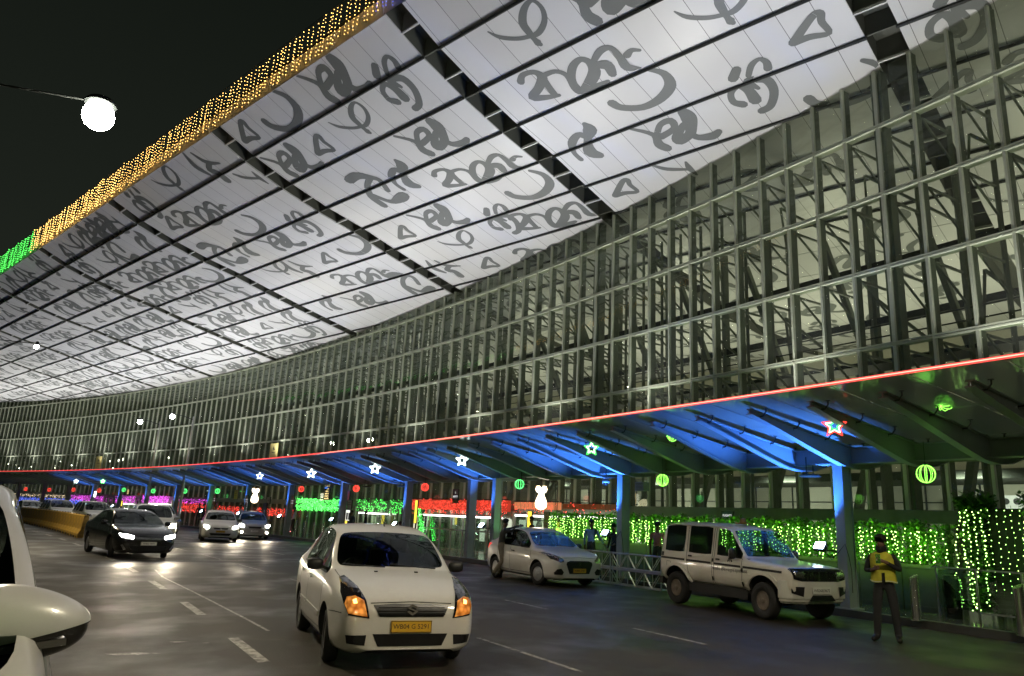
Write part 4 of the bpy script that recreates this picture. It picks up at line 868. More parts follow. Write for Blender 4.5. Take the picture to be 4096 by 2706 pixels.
class Car:
    """x runs from 0 at the nose to L at the tail while shaping; the finished mesh faces +X with its origin on the ground under the middle."""
    def __init__(s, name, P, head, label, cat, spec, pm, group=None, sub=1, glassm='car_glass'):
        s.sp = spec; s.L = spec['L']; s.pm = pm
        s.o = empty(name, Vector(P), math.atan2(head[1], head[0]), label, cat, group)
        L_ = s.L; W = spec['W']/2
        st = sorted(set([round(x, 3) for x in spec['stations']]))
        rows = []
        for x in st:
            w_ = interp(spec['w'], x)*W; zb = interp(spec['zb'], x); zt = interp(spec['zt'], x); be = interp(spec['belt'], x); wr = interp(spec['wr'], x)
            tall = max(0.0, min(1.0, (zt-be-.03)/(spec['roof']-interp(spec['belt'], spec['mid'])-.03)))
            yt = (w_-.10)*(1-tall)+wr*tall; drop = spec.get('rdrop', .07)
            zs = be+max(.012, (zt-be)-drop*(tall**.5)) if tall > .02 else be+(zt-be)*.55
            be2 = min(be, zt-.015)
            fl = spec.get('flare', .0)
            sec = [(0, zb), (w_*.75, zb), (w_-.05, zb+.03), (w_-.008, zb+.17), (w_+fl, zb+(be2-zb)*.50), (w_+fl*.5-.004, be2-(be2-zb)*.22), (w_-.02, be2-.045), (w_-.045, be2), (yt, zs), (yt-spec.get('pil', .07), zs+(zt-zs)*.62), (yt*.5, zt-.008), (0, zt)]
            rows.append([(x, y, z) for y, z in sec])
        s.st = st; s.n = len(rows[0]); n_ = s.n
        verts = []; idx = {}
        for i, row in enumerate(rows):
            for k, (x, y, z) in enumerate(row):
                for sd in (1, -1):
                    if sd == -1 and (k == 0 or k == n_-1): idx[(i, k, -1)] = idx[(i, k, 1)]; continue
                    idx[(i, k, sd)] = len(verts); verts.append((L_/2-x, y*sd, z))
        faces = []; mats_ = []
        for i in range(len(rows)-1):
            xm = (st[i]+st[i+1])/2
            for k in range(n_-1):
                mi = 0
                if k == 0: mi = 1
                if k == 7:
                    for q, (a, b_) in enumerate(spec['side']):
                        if a < xm < b_: mi = 2
                    for (a, b_) in spec.get('side_black', []):
                        if a < xm < b_: mi = 6
                if k in (9, 10):
                    if spec['wind'][0] < xm < spec['wind'][1]: mi = 3
                    if spec['rear'][0] < xm < spec['rear'][1]: mi = 4
                for sd in (1, -1):
                    f = (idx[(i, k, sd)], idx[(i+1, k, sd)], idx[(i+1, k+1, sd)], idx[(i, k+1, sd)])
                    f = tuple(dict.fromkeys(f))
                    if sd == -1: f = f[::-1]
                    faces.append(f); mats_.append(mi)
        for i, fl_ in ((0, 0), (len(rows)-1, 1)):
            for k in range(1, n_-2):
                for sd in (1, -1):
                    pass
            ring = [idx[(i, k, 1)] for k in range(n_)]+[idx[(i, k, -1)] for k in range(n_-2, 0, -1)]
            # quads across left-right
            for k in range(n_-1):
                a = [idx[(i, k, 1)], idx[(i, k+1, 1)], idx[(i, k+1, -1)], idx[(i, k, -1)]]
                a = tuple(dict.fromkeys(a))
                if len(a) < 3: continue
                if fl_: a = a[::-1]
                faces.append(a); mats_.append(0 if not (fl_ and spec.get('tailglass')) else 0)
        me = bpy.data.meshes.new('tmp'); me.from_pydata(verts, [], faces)
        bm = bmesh.new(); bm.from_mesh(me)
        for f, mi in zip(bm.faces, mats_): f.material_index = mi
        bmesh.ops.recalc_face_normals(bm, faces=bm.faces)
        bm.to_mesh(me); bm.free()
        ob = bpy.data.objects.new('tmp', me); COL.objects.link(ob)
        for nm in (pm, 'underbody', glassm, glassm+'_front', glassm+'_rear', 'interior', 'black_gloss'): me.materials.append(MATS[nm])
        cv = me.attributes.new('crease_vert', 'FLOAT', 'POINT'); cr = me.attributes.new('crease_edge', 'FLOAT', 'EDGE')
        fm = {}
        for p in me.polygons:
            for ek in p.edge_keys: fm.setdefault(ek, set()).add(p.material_index)
        for e in me.edges:
            if len(fm[e.key]) > 1 and spec.get('crease'):
                for vi in e.vertices: cv.data[vi].value = .9
            if len(fm[e.key]) > 1: cr.data[e.index].value = spec.get('crease', .85)
        # crease the nose and tail rims a little
        sd = ob.modifiers.new('s', 'SUBSURF'); sd.levels = sub; sd.render_levels = sub
        cutters = []
        for wx in spec['wheels']:
            R_ = spec['R']+spec.get('arch', .055)
            for sy in (1, -1):
                cb = MB(); cb.lathe([(R_, -.32), (R_, .32)], 28, Matrix.Translation((L_/2-wx, sy*(W-.02), spec['R']+.02))@Matrix.Rotation(math.pi/2, 4, 'X'))
                co = cb.build('cut', 'interior'); cutters.append(co)
                bo = ob.modifiers.new('b', 'BOOLEAN'); bo.object = co; bo.operation = 'DIFFERENCE'; bo.solver = 'EXACT'; bo.material_mode = 'TRANSFER'
        dg = bpy.context.evaluated_depsgraph_get(); dg.update()
        m2 = bpy.data.meshes.new_from_object(ob.evaluated_get(dg))
        for c in cutters: bpy.data.objects.remove(c)
        bpy.data.objects.remove(ob)
        bm = bmesh.new(); bm.from_mesh(m2); bm.normal_update()
        for f in bm.faces:
            if f.material_index in (2, 3, 4) and f.calc_center_median().z < interp(spec['belt'], spec['mid'])-.10: f.material_index = 5
        s.bvh = BVHTree.FromBMesh(bm)
        W_list = [m.name if m else '' for m in m2.materials]
        def sub_mesh(name, test, parent, smooth=True):
            b2 = bm.copy(); b2.faces.ensure_lookup_table()
            dele = [f for f in b2.faces if not test(f)]
            bmesh.ops.delete(b2, geom=dele, context='FACES')
            if not b2.faces: b2.free(); return None
            me_ = bpy.data.meshes.new(name); b2.to_mesh(me_); b2.free()
            for m in m2.materials: me_.materials.append(m)
            me_.polygons.foreach_set('use_smooth', [smooth]*len(me_.polygons))
            try: me_.set_sharp_from_angle(angle=R(38))
            except Exception: pass
            oo = bpy.data.objects.new(name, me_); COL.objects.link(oo); oo.parent = parent; return oo
        s.body = sub_mesh('body', lambda f: f.material_index not in (2, 3, 4), s.o)
        sub_mesh('windscreen', lambda f: f.material_index == 3, s.o)
        sub_mesh('rear_window', lambda f: f.material_index == 4, s.o)
        for sy, in ((1,), (-1,)):
            for a, b_ in spec['side']:
                sub_mesh('side_window', lambda f: f.material_index == 2 and f.calc_center_median().y*sy > 0 and a-.2 < L_/2-f.calc_center_median().x < b_+.2, s.o)
        bm.free()
        s.wheels(spec)
        s.inside(spec)
    def wheels(s, sp):
        base = None
        for wx in sp['wheels']:
            for sy in (1, -1):
                c = Vector((s.L/2-wx, sy*(sp['W']/2-.115-sp.get('inset', .0)), sp['R']))
                if base is None:
                    R0 = sp['R']; tw = sp.get('tw', .095); rr = R0*sp.get('rimr', .64)
                    mb = MB(); mb.lathe([(rr, -tw*.8), (R0*.9, -tw), (R0-.012, -tw*.8), (R0, -tw*.45), (R0, tw*.45), (R0-.012, tw*.8), (R0*.9, tw), (rr+.01, tw*.86), (rr, tw*.7)], 32, Matrix.Rotation(-math.pi/2, 4, 'X'))
                    w0 = mb.build('wheel', 'rubber', s.o, smooth=True)
                    mb = MB(); M = Matrix.Rotation(-math.pi/2, 4, 'X')
                    rm = sp.get('rim', 'rim_silver')
                    mb.lathe([(rr, tw*.72), (rr-.012, tw*.80), (rr-.028, tw*.62), (rr-.035, tw*.2), (.10, tw*.1), (.03, tw*.1)], 28, M)
                    if sp.get('spokes', 8):
                        for k in range(sp['spokes'] if 'spokes' in sp else 8):
                            a = 2*math.pi*k/(sp.get('spokes', 8)); d = Vector((math.cos(a), 0, math.sin(a)))
                            mb.bar(d*.04+Vector((0, tw*.62, 0)), d*(rr-.02)+Vector((0, tw*.58, 0)), .034, .03, up=(0, 1, 0))
                    mb.lathe([(.055, tw*.3), (.055, tw*.72), (.03, tw*.8)], 14, M)
                    rim0 = mb.build('rim', rm, w0, smooth=False)
                    base = w0; o = w0
                else:
                    o = base.copy(); COL.objects.link(o); o.parent = s.o; rr_ = rim0.copy(); COL.objects.link(rr_); rr_.parent = o
                o.location = c; st_ = sp.get('steer', 0.0) if wx < s.L/2 else 0.0
                o.rotation_euler = (0, 0, (0 if sy > 0 else math.pi)+st_)
    def inside(s, sp):
        mb = MB(); fx, rx = sp['cabin']; W = sp['W']/2
        fz = interp(sp['belt'], (fx+rx)/2)-.10
        mb.box((s.L/2-(fx+rx)/2, 0, .42), (rx-fx, W*1.7, .2)); mb.box((s.L/2-fx-.15, 0, fz-.1), (.45, W*1.7, .36)); mb.box((s.L/2-(fx+.1), 0, .6), (.06, W*1.6, .6)); mb.box((s.L/2-rx, 0, .65), (.06, W*1.6, .5))
        mb.build('cabin_floor', 'interior', s.o)
        n_seat = sp.get('seats', ((fx+.85, .36), (fx+.85, -.36), (fx+1.7, .34), (fx+1.7, -.34)))
        for x, y in n_seat:
            q = MB(); X = s.L/2-x
            q.box((X+.05, y, .62), (.48, .48, .16)); q.hexa([(X-.28, y-.22, .62), (X-.12, y-.24, .62), (X-.12, y+.24, .62), (X-.28, y+.22, .62), (X-.42, y-.18, 1.14), (X-.32, y-.2, 1.14), (X-.32, y+.2, 1.14), (X-.42, y+.18, 1.14)])
            q.box((X-.39, y, 1.24), (.09, .24, .17)); q.build('seat', 'seat_fabric', s.o)
        mb = MB(); M = Matrix.Translation((s.L/2-fx-.48, -sp.get('drv', 1)*.36, .93))@Matrix.Rotation(R(65), 4, 'Y')
        mb.tube([M@Vector((.18*math.cos(a), .18*math.sin(a), 0)) for a in [i*math.pi/8 for i in range(17)]], .014, 5, cap=False); mb.bar(M@Vector((-.17, 0, 0)), M@Vector((.17, 0, 0)), .03, .02); mb.build('steering_wheel', 'black_plastic', s.o)
    def proj(s, a, b_, axis):      # axis 'f': (y,z) from the front; 'r': from rear; 'l'/'R' sides: (x from nose, z); 't': (x,y) from above
        if axis == 'f': o, d = Vector((s.L, a, b_)), Vector((-1, 0, 0))
        elif axis == 'r': o, d = Vector((-s.L, a, b_)), Vector((1, 0, 0))
        elif axis == 'l': o, d = Vector((s.L/2-a, 3, b_)), Vector((0, -1, 0))
        elif axis == 'R': o, d = Vector((s.L/2-a, -3, b_)), Vector((0, 1, 0))
        else: o, d = Vector((s.L/2-a, b_, 4)), Vector((0, 0, -1))
        h = s.bvh.ray_cast(o, d)
        if h[0] is None: return None, None
        n = h[1]
        if n.dot(d) > 0: n = -n
        return h[0], n
    def decal(s, name, poly, axis, m, off=.004, step=.04, parent=None, thick=0.0, dome=0.0):
        bm = bmesh.new(); vs = [bm.verts.new((a, b_, 0)) for a, b_ in poly]; f = bm.faces.new(vs)
        xs = [p[0] for p in poly]; ys = [p[1] for p in poly]
        for lo, hi, nrm in ((min(xs), max(xs), Vector((1, 0, 0))), (min(ys), max(ys), Vector((0, 1, 0)))):
            c = lo+step
            while c < hi-step*.3:
                bmesh.ops.bisect_plane(bm, geom=bm.verts[:]+bm.edges[:]+bm.faces[:], plane_co=nrm*c, plane_no=nrm); c += step
        bmesh.ops.triangulate(bm, faces=[f for f in bm.faces if len(f.verts) > 4])
        cx, cy = sum(xs)/len(xs), sum(ys)/len(ys)
        last = None; bad = []
        bl = [v for v in bm.verts if v.is_boundary]; bset = {v.index for v in bl}
        bm.verts.index_update(); info = {}
        for v in bm.verts:
            p, n = s.proj(v.co.x, v.co.y, axis)
            if p is None: bad.append(v); continue
            e = off
            if dome and not v.is_boundary: e += dome
            info[v] = (p, n, v.is_boundary); v.co = p+n*e
        if bad: bmesh.ops.delete(bm, geom=bad, context='VERTS')
        # skirt back into the body so that the part has thickness
        be = [e for e in bm.edges if e.is_boundary]
        r = bmesh.ops.extrude_edge_only(bm, edges=be)
        inv = {}
        for v in [g for g in r['geom'] if isinstance(g, bmesh.types.BMVert)]:
            best = None
            for e in v.link_edges:
                o_ = e.other_vert(v)
                if o_ in info: best = info[o_]
            if best: v.co = best[0]-best[1]*.012
        bmesh.ops.recalc_face_normals(bm, faces=bm.faces)
        me = bpy.data.meshes.new(name); bm.to_mesh(me); bm.free(); me.materials.append(MATS[m])
        oo = bpy.data.objects.new(name, me); COL.objects.link(oo); oo.parent = parent or s.o
        return oo
    def seam(s, name, paths, axis, w_=.009, m='black_plastic', off=.0015, parent=None):
        if len(paths) > 1:
            for q in paths: s.seam(name, [q], axis, w_, m, off, parent)
            return
        mb = MB()
        for path in paths:
            P = []
            for (a, b_), (c, d) in zip(path[:-1], path[1:]):
                k = max(1, int(math.hypot(c-a, d-b_)/.05))
                for q in range(k): P.append((a+(c-a)*q/k, b_+(d-b_)*q/k))
            P.append(path[-1]); pr = [s.proj(a, b_, axis) for a, b_ in P]
            for (p, n), (q, n2) in zip(pr[:-1], pr[1:]):
                if p is None or q is None or (q-p).length > .2 or (q-p).length < 1e-5: continue
                x = (q-p).cross(n).normalized()*w_/2
                mb.add([p-x+n*off, p+x+n*off, q+x+n2*off, q-x+n2*off, p-x-n*.004, p+x-n*.004, q+x-n2*.004, q-x-n2*.004], [(0, 1, 2, 3), (0, 4, 5, 1), (3, 2, 6, 7), (0, 3, 7, 4), (1, 5, 6, 2)])
        if mb.f: return mb.build(name, m, parent or s.o)
    def plate(s, y, z, w_, h, txt, m='plate_yellow', axis='f', size=.075, lines=1, dx=.0):
        p, n = s.proj(y, z, axis); sg = 1 if axis == 'f' else -1
        x = p.x+sg*(.012+dx)
        mb = MB(); mb.box((x, y, z), (.012, w_, h)); o = mb.build('number_plate', m, s.o)
        mb = MB()
        for a, b_, c, d in ((w_, .006, 0, h/2-.006), (w_, .006, 0, -h/2+.006), (.006, h, w_/2-.006, 0), (.006, h, -w_/2+.006, 0)): mb.box((x+sg*.0065, y+c, z+d), (.002, a, b_))
        mb.build('plate_border', 'plate_ink', o)
        rows_ = txt.split('\n')
        for i, t in enumerate(rows_):
            zz = z+(len(rows_)-1)*size*.5-i*size*1.0
            M = Matrix.Translation((x+sg*.0075, y, zz))@Matrix(((0, 0, 1, 0), (1, 0, 0, 0), (0, 1, 0, 0), (0, 0, 0, 1)))
            if sg < 0: M = Matrix.Translation((x-.0075, y, zz))@Matrix(((0, 0, -1, 0), (-1, 0, 0, 0), (0, 1, 0, 0), (0, 0, 0, 1)))
            text_mesh(t, size, 'plate_ink', 'plate_text', o, M, ext=.001)
        return o
    def mirror(s, x, z, m='black_plastic', out=.20, h=.14, w_=.2):
        for sy in (1, -1):
            p, n = s.proj(x, z-.04, 'l' if sy > 0 else 'R')
            if p is None: continue
            c = Vector((p.x-.02, p.y+sy*(out*.62), z+.03))
            mb = MB(); mb.lathe([(.02, -w_*.5), (.062, -w_*.44), (.078, -w_*.2), (.08, w_*.15), (.07, w_*.42), (.03, w_*.5)], 14, Matrix.Translation(c)@Matrix.Diagonal((.62, 1, h/.155, 1))@Matrix.Rotation(math.pi/2, 4, 'X'))
            o = mb.build('wing_mirror', m, s.o, smooth=True)
            mb = MB(); mb.bar(p-Vector((0, sy*.02, -.02)), c, .05, .035); mb.build('mirror_arm', 'black_plastic', o)
            mb = MB(); mb.box(c+Vector((-.052, 0, 0)), (.006, w_*.72, h*.72)); mb.build('mirror_glass', 'chrome', o)
    def wiper(s, pts):
        mb = MB()
        for a, b_ in pts:
            pa, na = s.proj(a[0], a[1], 't'); pb_, nb = s.proj(b_[0], b_[1], 't')
            if pa is None or pb_ is None: continue
            k = 6; P = []
            for q in range(k+1):
                p, n = s.proj(a[0]+(b_[0]-a[0])*q/k, a[1]+(b_[1]-a[1])*q/k, 't'); P.append(p+n*.012)
            mb.tube(P, .008, 5)
        if mb.f: mb.build('wiper', 'black_plastic', s.o)
def mir(poly): return [(-a, b_) for a, b_ in poly][::-1]
def both(car, name, poly, axis, m, **k):
    a = car.decal(name, poly, axis, m, **k); b_ = car.decal(name, mir(poly), axis, m, **k); return a, b_
def s_emblem(car, y, z, r, m='chrome', dx=.02):
    p, n = car.proj(y, z, 'f'); x = p.x+dx
    mb = MB()
    poly = [(.55, 1.0), (-.75, .30), (-.75, .12), (.05, -.28), (-.30, -.46), (-.80, -.22), (-.95, -.42), (-.25, -.85)]
    up = [(-.95, .42), (.0, 1.0), (.30, .83), (-.45, .30), (.30, .0), (.95, .38), (.95, .15), (.2, -.28), (-.15, -.12)]
    A = [(-.05, 1.0), (-.95, .36), (.38, -.12), (.02, -.34), (-.62, .02), (-.95, -.18), (.02, -.80), (.95, -.10), (-.35, .40), (.0, .62), (.60, .30), (.93, .52)]
    mb.prism([(a*r, b_*r) for a, b_ in A], lambda a, b_, t: Vector((x+t, y+a, z+b_)), .008)
    mb.build('badge', m, car.o)
# ---------- the white saloon in the foreground
sal = dict(L=4.16, W=1.69, R=.285, wheels=(.80, 3.19), roof=1.53, mid=1.9, arch=.06, tw=.083,
  stations=[0, .02, .07, .15, .26, .42, .62, .80, .95, 1.02, 1.10, 1.24, 1.40, 1.55, 1.68, 1.80, 2.05, 2.30, 2.36, 2.44, 2.70, 2.95, 3.05, 3.12, 3.28, 3.42, 3.52, 3.70, 3.92, 4.06, 4.13, 4.16],
  w=[(0, .70), (.02, .77), (.07, .845), (.15, .90), (.26, .945), (.42, .98), (.8, 1.0), (3.2, 1.0), (3.7, .975), (4.0, .93), (4.13, .85), (4.16, .78)],
  zb=[(0, .24), (.07, .20), (.2, .175), (.5, .17), (3.6, .18), (4.0, .22), (4.16, .30)],
  zt=[(0, .60), (.02, .68), (.07, .745), (.15, .80), (.26, .845), (.42, .895), (.62, .94), (.8, .97), (.95, .995), (1.02, 1.005), (1.10, 1.03), (1.24, 1.13), (1.40, 1.25), (1.55, 1.355), (1.68, 1.43), (1.80, 1.478), (2.05, 1.522), (2.4, 1.53), (2.7, 1.51), (2.95, 1.455), (3.12, 1.39), (3.28, 1.28), (3.42, 1.17), (3.52, 1.10), (3.7, 1.085), (3.92, 1.075), (4.06, 1.04), (4.13, .95), (4.16, .80)],
  belt=[(0, .56), (.07, .68), (.15, .735), (.26, .785), (.42, .83), (.8, .895), (1.1, .93), (1.6, .945), (2.4, .965), (3.0, .99), (3.4, 1.0), (3.6, 1.0), (4.0, .96), (4.13, .86), (4.16, .72)],
  wr=[(0, .5), (1.1, .74), (1.7, .60), (2.4, .60), (3.1, .58), (3.6, .66), (4.2, .6)],
  side=[(1.15, 2.30), (2.36, 3.05)], side_black=[(2.30, 2.36)], wind=(1.06, 1.72), rear=(3.10, 3.48), cabin=(1.1, 3.3), pil=.055, steer=R(-6), spokes=8)
heroP = Vector((-1.25, 9.40, 0)); hh = Vector((.37, -.93)).normalized()
ctr = heroP-Vector((hh.x, hh.y, 0))*(2.08-.80)
c = Car('saloon_car', ctr, hh, 'white saloon taxi driving toward the camera with amber lamps lit and a yellow plate', 'car', sal, 'paint_white', sub=2)
hero = c
for oo in both(c, 'headlight', [(.47, .56), (.69, .585), (.735, .70), (.755, .80), (.72, .93), (.66, .945), (.57, .86), (.51, .74)], 'f', 'lens_dark', off=.006, dome=.008): pass
both(c, 'turn_signal', [(.495, .575), (.685, .60), (.72, .69), (.70, .755), (.62, .77), (.535, .73)], 'f', 'signal_lens', off=.017, step=.03, dome=.006)
both(c, 'lamp_bulb', [(.60, .70), (.635, .695), (.645, .725), (.61, .74)], 'f', 'signal_amber_core', off=.028, step=.02)
for sy in (1, -1):
    p, n = c.proj(sy*.62, .67, 'f'); light('indicator_glow', 'POINT', c.o.matrix_basis@(p+Vector((.10, 0, 0))), 0.12, (1, .4, .06), size=.05, parent=c.o)
c.decal('grille', [(-.43, .69), (-.36, .575), (.36, .575), (.43, .69), (.2, .705), (-.2, .705)], 'f', 'grille_black', off=.007)
mb = MB()
for z in (.60, .635, .67):
    for q in range(10):
        y0, y1 = -.38+.076*q, -.38+.076*(q+1); p0, _ = c.proj(y0, z, 'f'); p1, _ = c.proj(y1, z, 'f'); mb.bar(p0+Vector((.011, 0, 0)), p1+Vector((.011, 0, 0)), .008, .008)
mb.build('grille_bars', 'black_gloss', c.o)
s_emblem(c, 0, .642, .068)
c.decal('lower_intake', [(-.42, .40), (-.36, .275), (.36, .275), (.42, .40)], 'f', 'grille_black', off=.006)
both(c, 'side_intake', [(.49, .39), (.50, .285), (.68, .30), (.70, .385)], 'f', 'grille_black', off=.006)
c.plate(0, .475, .46, .125, 'WB04 G 5291', 'plate_yellow', size=.070)
c.seam('bonnet_line', [[(-.46, .71), (0, .725), (.46, .71)]], 'f', .012); 
c.seam('bonnet_line', [[(.30, .66), (.55, .70), (.80, .715), (1.02, .72)], [(.30, -.66), (.55, -.70), (.80, -.715), (1.02, -.72)]], 't', .010)
for ax in ('l', 'R'):
    c.seam('door_line', [[(1.13, .90), (1.10, .60), (1.16, .32), (2.28, .30), (2.34, .62), (2.33, .97)], [(2.38, .30), (3.0, .33), (3.10, .6), (3.16, .98)]], ax, .010)
    c.seam('bumper_line', [[(.52, .585), (.30, .60), (.15, .60)]], ax, .009)
    c.seam('body_molding', [[(1.2, .47), (2.26, .485)], [(2.4, .488), (2.95, .50)]], ax, .05, 'paint_white', off=.012)
    c.seam('side_sill', [[(1.15, .25), (2.9, .25)]], ax, .03, 'black_plastic', off=.003)
    c.seam('door_handle', [[(2.02, .83), (2.20, .835)], [(2.86, .85), (3.0, .855)]], ax, .035, 'paint_white', off=.03)
    c.seam('window_trim', [[(1.18, .945), (3.02, .985)]], ax, .022, 'black_plastic', off=.004)
c.mirror(1.32, 1.0, 'black_plastic')
c.wiper([((1.06, .55), (1.13, -.02)), ((1.06, -.10), (1.13, -.62))])
mb = MB()
for y in (.25, -.25):
    p, n = c.proj(.88, y, 't'); mb.box(p+Vector((0, 0, .006)), (.03, .04, .014))
mb.build('washer_jet', 'black_plastic', c.o)
mb = MB(); p, n = c.proj(1.95, 0.05, 't'); mb.tube([p, p+Vector((-.06, 0, .05)), p+Vector((-.35, 0, .16))], [.01, .006, .003], 5); mb.build('antenna', 'black_plastic', c.o)
# blue tinsel along the windscreen top inside
mb = MB(); rgc = random.Random(2)
for k in range(60):
    f = k/59; p, n = c.proj(1.70-.55*f, -.02-.36*f+.03*math.sin(f*9), 't')
    if p is None: continue
    p = p-n*.03
    for q in range(2): a = rgc.uniform(0, 6.28); mb.bar(p, p+Vector((.014*math.cos(a), .022*math.cos(a*1.7), .022*math.sin(a))), .005, .005)
mat('tinsel_blue', (.02, .05, .6), .25, .6)
mb.build('tinsel', 'tinsel_blue', c.o)
# driver silhouettes are left as dark seats; wheel arch lips
# ---------- the white jeep-like utility vehicle at the kerb
bol = dict(crease=1.0, L=3.99, W=1.76, R=.355, wheels=(.70, 3.38), roof=1.85, mid=2.4, arch=.12, tw=.105, rimr=.52, rim='rim_steel', spokes=0, inset=.02, flare=0.0, rdrop=.10,
  stations=[0, .015, .05, .12, .25, .45, .70, .95, 1.10, 1.18, 1.24, 1.30, 1.42, 1.54, 1.62, 1.72, 2.05, 2.08, 2.16, 2.22, 2.6, 2.98, 3.05, 3.12, 3.5, 3.82, 3.90, 3.95, 3.98, 3.99],
  w=[(0, .80), (.015, .84), (.05, .875), (.12, .90), (.3, .925), (.7, .94), (1.2, .945), (1.5, .945), (3.8, .945), (3.95, .93), (3.99, .90)],
  zb=[(0, .52), (.05, .48), (.3, .46), (.8, .50), (3.7, .50), (3.99, .54)],
  zt=[(0, .92), (.015, .97), (.05, 1.015), (.12, 1.045), (.25, 1.065), (.7, 1.10), (1.10, 1.13), (1.18, 1.145), (1.24, 1.18), (1.30, 1.26), (1.42, 1.43), (1.54, 1.60), (1.62, 1.71), (1.72, 1.78), (2.05, 1.81), (2.2, 1.83), (2.6, 1.85), (3.5, 1.85), (3.82, 1.83), (3.9, 1.79), (3.95, 1.72), (3.98, 1.60), (3.99, 1.5)],
  belt=[(0, .90), (.05, .98), (.12, 1.01), (.7, 1.06), (1.2, 1.10), (1.6, 1.14), (3.99, 1.16)],
  wr=[(0, .6), (1.2, .76), (1.7, .70), (3.8, .70), (3.99, .68)],
  side=[(1.30, 2.05), (2.22, 2.98), (3.12, 3.82)], wind=(1.22, 1.66), rear=(9, 9.1), cabin=(1.2, 3.8), pil=.06, steer=R(-4),
  seats=((2.0, .38), (2.0, -.38), (2.85, .36), (2.85, -.36)))
bh = Vector((.44, -.897)).normalized(); axf = Vector((5.98, 15.8, 0)); ctr = axf-Vector((bh.x, bh.y, 0))*(1.995-.70)
c = Car('utility_vehicle', ctr, bh, 'boxy white jeep with a dark side stripe parked by the first blue column', 'jeep', bol, 'paint_cream', sub=1, glassm='car_glass_clear')
jeep = c
c.decal('front_mask', [(-.74, 1.0), (-.70, .82), (-.40, .76), (.40, .76), (.70, .82), (.74, 1.0), (.4, 1.01), (-.4, 1.01)], 'f', 'black_gloss', off=.008)
both(c, 'headlight', [(.44, .835), (.66, .855), (.70, .97), (.43, .955)], 'f', 'lens_chrome', off=.016, dome=.01)
mb = MB()
for q in range(8):
    y = -.33+.094*q; p, _ = c.proj(y, .88, 'f'); mb.box((p.x+.018, y, .88), (.02, .022, .17))
mb.build('grille_slats', 'lens_dark', c.o)
c.seam('grille_trim', [[(-.72, 1.005), (0, 1.015), (.72, 1.005)]], 'f', .022, 'chrome', off=.012)
# front bumper, its own solid piece
mb = MB()
def bump(mbb, z0, z1, dx, sc, inset=0):
    pr = [(1.9+.10+dx, .0), (1.9+.095+dx, .45*sc), (1.9+.03+dx, .72*sc), (1.9-.08, .85*sc), (1.9-.17, .865*sc)]
    ring = [(x, y) for x, y in pr]+[(x-.12, y-.06 if y > .1 else y) for x, y in pr[::-1]]
    full = [(x, -y) for x, y in pr[::-1]][:-1]+pr
    inner = [(x-.10 if abs(y) < .8 else x, y*.92) for x, y in full]
    n_ = len(full)
    for i in range(n_-1):
        a, b_, c_, d = full[i], full[i+1], inner[i+1], inner[i]
        mbb.hexa([(a[0], a[1], z0), (b_[0], b_[1], z0), (c_[0], c_[1], z0), (d[0], d[1], z0), (a[0], a[1], z1), (b_[0], b_[1], z1), (c_[0], c_[1], z1), (d[0], d[1], z1)])
bump(mb, .46, .78, .03, 1.0); bump(mb, .40, .46, .0, .97); bump(mb, .36, .40, -.04, .9)
bo = mb.build('front_bumper', 'paint_white', c.o)
mb = MB(); mb.prism([(-.36, .42), (.36, .42), (.26, .53), (-.26, .53)], lambda a, b_, t: Vector((2.032+t, a, b_)), .008)
for sg in (-1, 1): mb.prism([(sg*.50, .50), (sg*.74, .56), (sg*.74, .68), (sg*.47, .68)][::sg], lambda a, b_, t: Vector((2.035-(abs(a)-.45)*.28+t, a, b_)), .01)
mb.build('bumper_intakes', 'grille_black', bo)
mb = MB(); mb.box((2.045, -.02, .615), (.012, .50, .12)); o = mb.build('number_plate', 'plate_white', c.o)
text_mesh('WB26BS9672', .078, 'plate_ink', 'plate_text', o, Matrix.Translation((2.052, -.02, .615))@Matrix(((0, 0, 1, 0), (1, 0, 0, 0), (0, 1, 0, 0), (0, 0, 0, 1))), ext=.001)
for ax, sg in (('l', 1), ('R', -1)):
    c.seam('door_line', [[(1.28, 1.12), (1.26, .80), (1.30, .50), (2.06, .50), (2.11, .56), (2.12, 1.74)], [(2.18, 1.74), (2.17, .56), (2.22, .52), (2.85, .56), (2.96, .75), (3.03, 1.1), (3.04, 1.74)]], ax, .012)
    c.seam('stripe', [[(.22, .93), (1.24, .955)], [(1.30, .957), (2.10, .97)], [(2.20, .972), (3.02, .985)], [(3.08, .987), (3.94, 1.0)]], ax, .045, 'plate_ink', off=.004)
    c.seam('door_handle', [[(1.93, 1.06), (2.04, 1.06)], [(2.84, 1.08), (2.95, 1.08)]], ax, .035, 'black_plastic', off=.02)
    c.seam('air_vent', [[(3.84, 1.08), (3.94, 1.08)]], ax, .09, 'black_plastic', off=.008)
    c.seam('side_step', [[(1.18, .46), (2.90, .47)]], ax, .07, 'black_plastic', off=.03)
    c.seam('hinge', [[(2.145, .62), (2.145, .70)], [(2.145, 1.0), (2.145, 1.07)], [(1.255, .58), (1.255, .66)], [(1.255, .85), (1.255, .93)]], ax, .03, 'black_plastic', off=.02)
    c.seam('roof_gutter', [[(1.66, 1.735), (3.86, 1.765)]], ax, .02, 'paint_cream', off=.02)
    for wx in bol['wheels']:
        pts = [(wx+.50*math.cos(a), .375+.50*math.sin(a)) for a in [math.pi*(.04+.92*i/14) for i in range(15)]]
        c.seam('arch_flare', [pts], ax, .07, 'paint_cream', off=.035)
    c.seam('fuel_flap' if sg < 0 else 'panel_seam', [[(3.58, .78), (3.72, .78), (3.72, .92), (3.58, .92), (3.58, .78)]], ax, .008)
